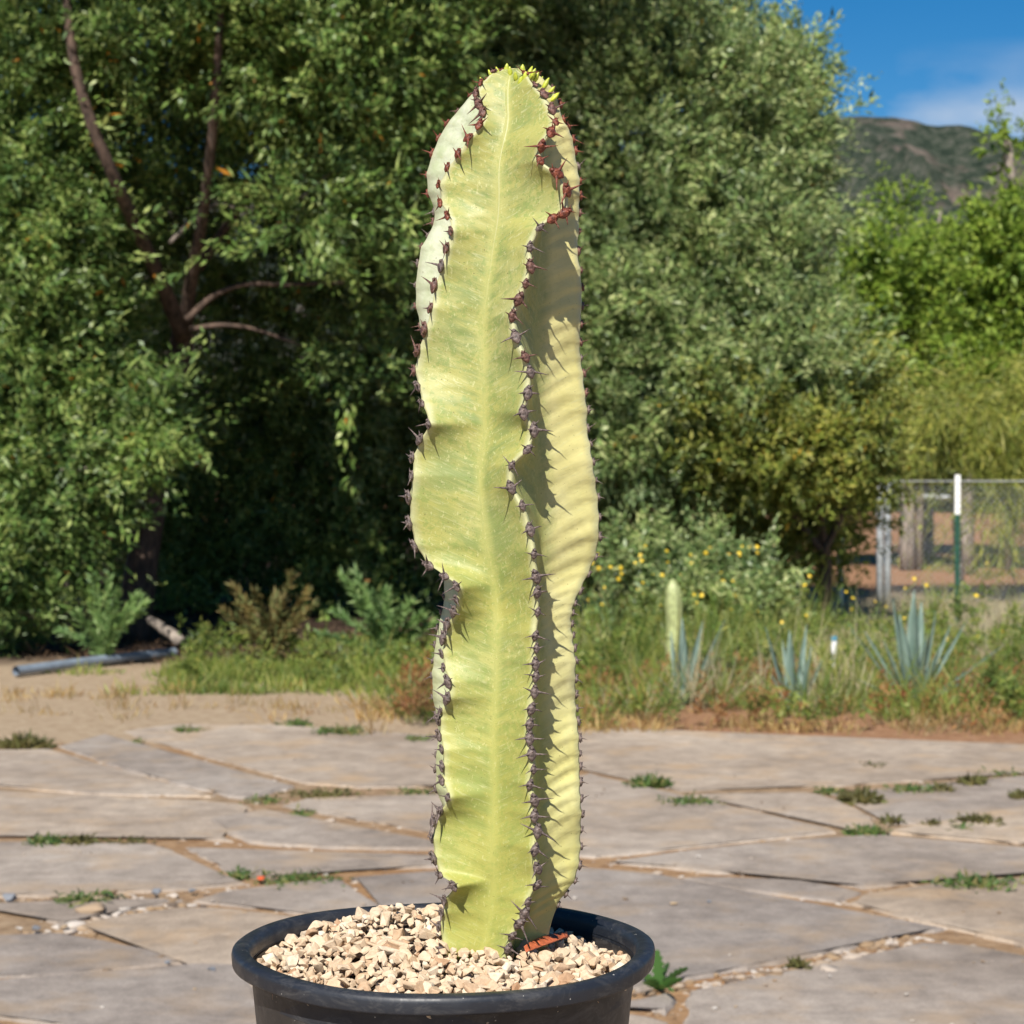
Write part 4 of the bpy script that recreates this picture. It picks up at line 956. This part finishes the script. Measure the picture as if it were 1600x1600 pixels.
GR = leaf_mat('grass blades', (.09, .16, .03), (.19, .25, .05), (.34, .33, .10), .35, .5, nscale=1.5)
DRY = leaf_mat('dry grass blades', (.24, .13, .05), (.38, .25, .1), (.48, .38, .2), .3, .7, nscale=1.2)
STRAW = leaf_mat('pale straw', (.30, .25, .15), (.42, .37, .24), (.52, .47, .34), .3, .7, nscale=1.0)
nf = lambda x, y, s, o=0: mnoise.noise((x * s + o, y * s * .7, o))
blades('grass', (-200, 720), (12.6, 15.2), 9000, .055, .009, GR, 'short green grass strip in front of the left tree', lambda x, y, p: (nf(x, y, 1.3) * 1.6 + .2 + (.45 if p > 270 else (-.9 if y > 13.0 else -.12))), 81)
blades('grass', (-200, 720), (11.3, 13.2), 1500, .05, .006, DRY, 'thin dry grass on the sandy strip at left', lambda x, y, p: nf(x, y, 2.1, 5) * 1.5 + .2, 82)
blades('grass', (560, 1900), (10.9, 14.2), 4500, .13, .008, GR, 'green weedy grass around the agaves', lambda x, y, p: nf(x, y, 1.1, 3) * 2.2 + .1 + .3 * (y - 12), 83, .4)
blades('dry_grass', (560, 1900), (10.75, 13.2), 5500, .06, .007, DRY, 'rusty dry weeds along the far edge of the paving', lambda x, y, p: nf(x, y, 1.4, 8) * 1.3 + .55 - .18 * (y - 11), 84, .5)
blades('grass', (860, 1420), (13.2, 17.0), 7500, .24, .007, GR, 'tall yellow green weeds right of the cactus', lambda x, y, p: .4 + 1.5 * nf(x, y, .9, 2) + (0 if p < 1260 else -.45), 85, .3)
blades('dry_grass', (1180, 2000), (14.0, 20.0), 9000, .12, .006, STRAW, 'pale dry grass before the wire fence', lambda x, y, p: .6 + nf(x, y, 1.2, 6), 86, .45)
blades('grass', (1250, 2000), (20.5, 30), 2500, .16, .012, GR, 'sparse green grass on the red bank', lambda x, y, p: nf(x, y, .6, 9) * 1.6 + .1, 87, .4)
blades('dry_grass', (-250, 800), (14.5, 18.5), 5000, .06, .016, leaf_mat('leaf litter', (.06, .035, .02), (.11, .065, .04), (.2, .13, .08), .1, .8), 'brown leaf litter under the left tree', None, 88, 1.6)
LEAF_WD = leaf_mat('weedy leaves', (.09, .16, .035), (.19, .26, .055), (.34, .34, .09), .35, .5, nscale=1.6)
LEAF_RU = leaf_mat('rusty dead leaves', (.22, .08, .035), (.34, .15, .06), (.42, .26, .11), .3, .7, nscale=1.6)
def cover(name, n, pxr, Yr, hr, mat, label, leaf, per, seed):
    r = np.random.RandomState(seed); bl = []
    for _ in range(n):
        Y = r.uniform(*Yr); px = r.uniform(*pxr); h = r.uniform(*hr); pt = np.array([(px - 800) / FPX * Y, Y, h * .5]); hp = h / Y * FPX
        py = 720 + (CAMZ - h * .45) * FPX / Y; bl.append((px, py, Y, hp * r.uniform(.5, 1.1), hp * .55, h * .6, int(6 + 60 * h), .15))
    o = crown(name, bl, mat, None, leaf, per, .10, .7, .0, seed, .5); o['kind'] = 'stuff'; o['label'] = label
cover('weeds', 75, (880, 1900), (12.6, 16.5), (.10, .38), LEAF_WD, 'leafy green weeds between the agaves', (.045, .013), 18, 91)
cover('weeds', 36, (290, 720), (13.0, 15.0), (.08, .2), LEAF_WD, 'low leafy weeds before the left tree', (.04, .013), 18, 92)
cover('weeds', 46, (860, 1900), (10.8, 11.5), (.04, .12), LEAF_WD, 'low olive weeds creeping onto the far edge of the paving', (.035, .011), 18, 97)
cover('dead_weeds', 120, (600, 1900), (10.95, 13.0), (.05, .16), LEAF_RU, 'rusty dead weeds along the edge of the paving', (.035, .010), 18, 93)
cover('weeds', 26, (1540, 2000), (11.2, 13.0), (.12, .30), LEAF_WD, 'green weeds at the right edge of the bed', (.045, .013), 18, 94)
blades('dry_grass', (900, 1900), (11.1, 12.6), 420, .30, .005, STRAW, 'thin dry grass stalks standing around the agaves', None, 95, .35)
blades('grass', (900, 1900), (11.2, 12.8), 2200, .22, .007, GR, 'loose tall grass standing around the agaves', lambda x, y, p: .4 + 2 * nf(x, y, 1.5, 4), 96, .45)
fp = [at(rs.uniform(1200, 1600), rs.uniform(880, 1010), rs.uniform(14, 18)) for _ in range(36)]
fp = [p for p in fp if p[2] > .1]
o = flower_heads('wildflowers', fp, YEL, None, .014); o['kind'] = 'stuff'; o['label'] = 'scattered tiny yellow wildflowers in the weedy bed'

# ------------------------------------------------------------------ weeds in the joints and loose stones on the paving
TB = leaf_mat('brown green tuft', (.07, .07, .025), (.13, .11, .04), (.16, .17, .06), .3, .6)
def tuft(px, py, wpx, hpx, mat, label, n, seed, leafy=.4):
    b = gnd(px, py); Y = b[1]; W = wpx / FPX * Y; H = .72 * hpx / FPX * Y; r = np.random.RandomState(seed)
    o_ = np.stack([r.normal(0, W * .26, n).clip(-W * .6, W * .6), r.normal(0, W * .10 + .02, n), np.full(n, -.012)], 1)
    e = 1 - (np.abs(o_[:, 0]) / (W * .62)) ** 2
    d = unit(np.stack([o_[:, 0] / W * 1.4 + r.normal(0, .5, n), r.normal(0, .5, n), np.full(n, .8)], 1)); hh = (H + .012) * (.5 + .6 * r.rand(n)) * (.45 + .55 * e)
    nn_ = unit(np.stack([r.normal(size=n) * .6, -np.abs(r.normal(size=n)), np.abs(r.normal(size=n))], 1))
    v, f = leaf_arrays(np.array(b) + o_, d, nn_, hh, np.minimum(.013, .14 * H + .003) * r.uniform(.6, 1.5, n) * (1 + leafy), .15)
    # low rosette leaves hugging the joint
    m = n // 2; o2 = np.stack([r.normal(0, W * .28, m).clip(-W * .6, W * .6), r.normal(0, W * .12 + .02, m), r.uniform(0, H * .35, m)], 1)
    d2 = unit(np.stack([r.normal(size=m), r.normal(size=m), r.uniform(0, .7, m)], 1)); v2, f2 = leaf_arrays(np.array(b) + o2, d2, unit(r.normal(size=(m, 3)) * .3 + np.array([0, -.3, 1])), (.03 * r.uniform(.5, 1.5, m) + .12 * H), .010 * r.uniform(.7, 1.4, m), .1)
    V, F = join([(v, f), (v2, f2)])
    o = mesh_np('weed_tuft', V - np.array(b), F, mat); o.location = tuple(b); tag(o, label, 'weed', 'weeds growing in the paving joints')
for i, t in enumerate([
 (38,1166,70,36,TB,'round brown green tuft at the far left edge of the paving',200),
 (290,1141,46,14,WEEDD,'small flat weed on the far left slab, right of the round tuft',60),
 (215,1159,20,8,WEEDD,'tiny weed in the sandy diagonal joint at far left',24),
 (462,1131,50,14,WEEDD,'dark weed patch by the sandy verge, left one of a pair',70),
 (533,1145,72,22,WEEDD,'wider weed patch by the sandy verge, right one of a pair',120),
 (655,1156,46,12,WEEDD,'flat weed half hidden by the cactus, at the far verge',60),
 (470,1271,30,12,WEEDD,'little round weed in the joint between two long weed strips',50),
 (412,1251,60,10,WEEDD,'left end of the long weed strip left of the cactus',70),
 (505,1241,120,13,TB,'long thin brown green weed strip left of the cactus',130),
 (650,1237,62,9,WEEDD,'thin weed strip touching the left outline of the cactus',60),
 (72,1318,55,26,WEEDD,'leafy green weed first from the left in the left joint',110),
 (122,1317,60,20,TB,'brownish weed second from the left in the left joint',100),
 (195,1316,90,10,TB,'low sparse weed trailing right in the left joint',60),
 (376,1367,44,13,WEEDD,'small green weed left of the orange petal',70),
 (468,1375,130,14,WEEDD,'long bright green weed strip above the pot rim',190),
 (130,1407,95,16,WEEDD,'dense dark green weed strip at lower left',160),
 (1015,1227,58,30,WEEDD,'bright leafy weed right of the cactus at the joint corner',150),
 (1076,1254,80,18,WEEDD,'dark green weed sloping down right of the bright leafy one',150),
 (1298,1237,46,14,WEEDD,'small green weed left of the brown dry one',60),
 (1346,1252,52,38,TB,'tall brown dry weed in the right hand joint',150),
 (1425,1235,66,18,WEEDD,'spread green weed right of the tall brown one',90),
 (1472,1234,28,20,TB,'small rusty brown weed beside the spread green one',50),
 (1520,1224,32,28,TB,'upright dark tuft near the right edge of the far slab',80),
 (1598,1246,28,26,TB,'dark brown tuft cut by the right edge of the view',70),
 (1356,1302,52,22,WEEDD,'dense green weed at the corner of three right slabs',150),
 (1392,1284,30,24,TB,'wispy sprig above the dense green corner weed',30),
 (1456,1289,26,16,TB,'small dry sprig in the joint between two right slabs',40),
 (1528,1284,66,22,TB,'brownish bushy weed in the upper right joint',120),
 (1500,1295,24,10,WEEDD,'tiny green weed under the brownish bushy one',30),
 (1525,1384,112,26,WEEDD,'long leafy green weed in the lower right joint',230),
 (1245,1510,14,30,TB,'single dark upright sprig in the lower right crack',40),
 (1362,1196,40,6,TB,'flat dry patch on the far right slab',40),
 (1572,1209,66,7,WEEDD,'thin green line of weed at the far right joint',60)]):
    tuft(*t[:6], t[6], 200 + i)
# big leafed weed beside the pot
b = gnd(1030, 1545); o = empty('dandelion', tuple(b), 'bright green toothed leaf weed growing beside the right of the pot', 'weed')
for (tx, ty, dy, wd) in [(1026,1484,.0,.05),(1046,1505,.1,.045),(1066,1530,-.05,.04),(1075,1545,.1,.04),(1005,1535,-.1,.05),(1000,1555,.05,.04),(1050,1550,-.15,.045)]:
    tip = Vector(at(tx, ty, b[1] + dy)); tip.z = max(tip.z, .03); bs = Vector(b); ax = tip - bs; sd_ = ax.cross(Vector((0, 1, .3))).normalized(); bm = bmesh.new(); prev = None
    for q in range(13):
        t = q / 12; p_ = bs.lerp(tip, t) + Vector((0, -.02, .05 * math.sin(t * 3.1))) * ax.length; ww = wd * (.25 + 1.4 * t - 1.5 * t * t) * (1.25 if q % 2 else .7) + .002; nn_ = sd_.cross(ax).normalized()
        ring = [bm.verts.new(p_ + sd_ * ww * .5 + nn_ * ww * .15), bm.verts.new(p_), bm.verts.new(p_ - sd_ * ww * .5 + nn_ * ww * .15)]
        if prev: bm.faces.new((prev[0], prev[1], ring[1], ring[0])); bm.faces.new((prev[1], prev[2], ring[2], ring[1]))
        prev = ring
    from_bm('leaf', bm, WEEDG, o, True)
PB = [plain('pale pebble', (.5, .45, .4), .9, .2, 60, .3), plain('tan pebble', (.4, .29, .18), .9, .2, 60, .3), plain('blue grey pebble', (.2, .21, .23), .9, .2, 60, .3)]
PBM = [[stone_mesh('pebble', 300 + 10 * k + i, PB[k], 16) for i in range(3)] for k in range(3)]
for i, (px_, py_, s, k, lab) in enumerate([
 (655,1532,18,0,'pale chipped pebble left of the pot near its rim'),(305,1549,12,1,'tan pebble on the lower left slab'),(160,1577,9,0,'small pale pebble at the bottom left'),
 (330,1520,20,2,'blue grey stone in the white joint at lower left'),(262,1508,14,2,'small blue grey stone in the joint above the lower left slab'),(480,1545,16,0,'rough pale stone chip left of the pot'),
 (15,1410,36,2,'large dark grey stone at the left edge of the view'),(245,1400,26,2,'blue grey stone between two left slabs'),(300,1396,16,2,'dark little stone right of the blue grey one'),
 (56,1455,20,2,'blue grey stone at the left end of the lower joint'),(100,1453,20,1,'brown stone where three left slabs meet'),(30,1455,14,0,'pale stone beside the blue grey one at lower left'),
 (1117,1580,15,0,'white pebble on the lower right slab near the pot'),(1052,1416,15,1,'brown pebble on the big right slab'),(1108,1412,10,2,'little grey pebble on the big right slab'),
 (1092,1342,13,0,'white pebble on the slab right of the cactus'),(1296,1528,9,0,'tiny pale pebble at lower right'),(1150,1576,8,1,'tiny brown pebble right of the white one')]):
    p_ = gnd(px_, py_); r_ = s / FPX * p_[1] * .5; o = bpy.data.objects.new('pebble', PBM[k][i % 3]); o.scale = (r_, r_ * .9, r_ * .8); o.location = (p_[0], p_[1], .003 + r_ * .4); o.rotation_euler = (0, 0, i * 1.7)
    COL.objects.link(o); tag(o, lab, 'pebble', 'loose stones on the paving')
p_ = gnd(408, 1378); bm = bmesh.new(); bmesh.ops.create_uvsphere(bm, u_segments=10, v_segments=6, radius=1)
for v in bm.verts: v.co = Vector((v.co.x * .014, v.co.y * .025, v.co.z * .006 + .004 * v.co.x ** 2))
tag(from_bm('fallen_petal', bm, plain('orange petal', (.6, .1, .03), .5), None, True, (p_[0], p_[1], .012)), 'bright orange petal lying at the end of the green weed strip', 'petal')
# rubble filling the joints
r = np.random.RandomState(9); VV, FF, nn = [], [], 0
src = [(np.array([v.co[:] for v in PBM[k][0].vertices]), np.array([tuple(t_.vertices) for t_ in PBM[k][0].loop_triangles]) if PBM[k][0].calc_loop_triangles() is None else None) for k in range(3)]
def scatter(lines, n, jit, s0):
    global nn
    for _ in range(n):
        a, b = lines[r.randint(len(lines))]; t = r.rand(); p_ = gnd(a[0] + (b[0] - a[0]) * t, a[1] + (b[1] - a[1]) * t) + np.array([r.normal() * jit, r.normal() * jit, 0]); k = 0
        s = s0 * r.lognormal(0, .5); an = r.rand() * 6.28; rot = np.array([[math.cos(an), -math.sin(an), 0], [math.sin(an), math.cos(an), 0], [0, 0, 1]])
        v = (src[k][0] * np.array([s, s * .8, s * .6])) @ rot.T + p_ + np.array([0, 0, -.012 + s * .2]); VV.append(v); FF.append(src[k][1] + nn); nn += len(v)
JL = []
for poly in SLABS:
    for i in range(len(poly)):
        a, b = poly[i], poly[(i + 1) % len(poly)]
        if max(a[0], b[0]) < 1650 and min(a[0], b[0]) > -60 and max(a[1], b[1]) < 1600: JL.append((a, b))
scatter(JL, 4200, .035, .008)
WL = [((1077,1540),(1150,1525)),((1150,1525),(1250,1505)),((1250,1505),(1350,1482)),((1350,1482),(1440,1462)),((100,1450),(240,1418)),((240,1418),(300,1411)),((-30,1408),(250,1398)),((60,1529),(300,1504))]
scatter(WL, 800, .05, .014)
GL = [((rs.uniform(-50, 1650), y_), (rs.uniform(-50, 1650), y_ + 8)) for y_ in np.linspace(1170, 1600, 60)]
nn0 = len(VV); scatter(GL, 420, .02, .005)
for v in VV[nn0:]: v[:, 2] += .016
rm = M('joint rubble'); g = rm.n('ShaderNodeNewGeometry'); rm.color(rm.ramp(g.outputs['Random Per Island'], [(0, (.12, .09, .07)), (.35, (.3, .2, .11)), (.7, (.4, .32, .25)), (1, (.52, .46, .4))])); rm.set(Roughness=.95)
o = mesh_np('rubble', np.vstack(VV), np.vstack(FF), rm.m); tag(o, 'loose grit and stone chips filling the paving joints', kind='stuff')
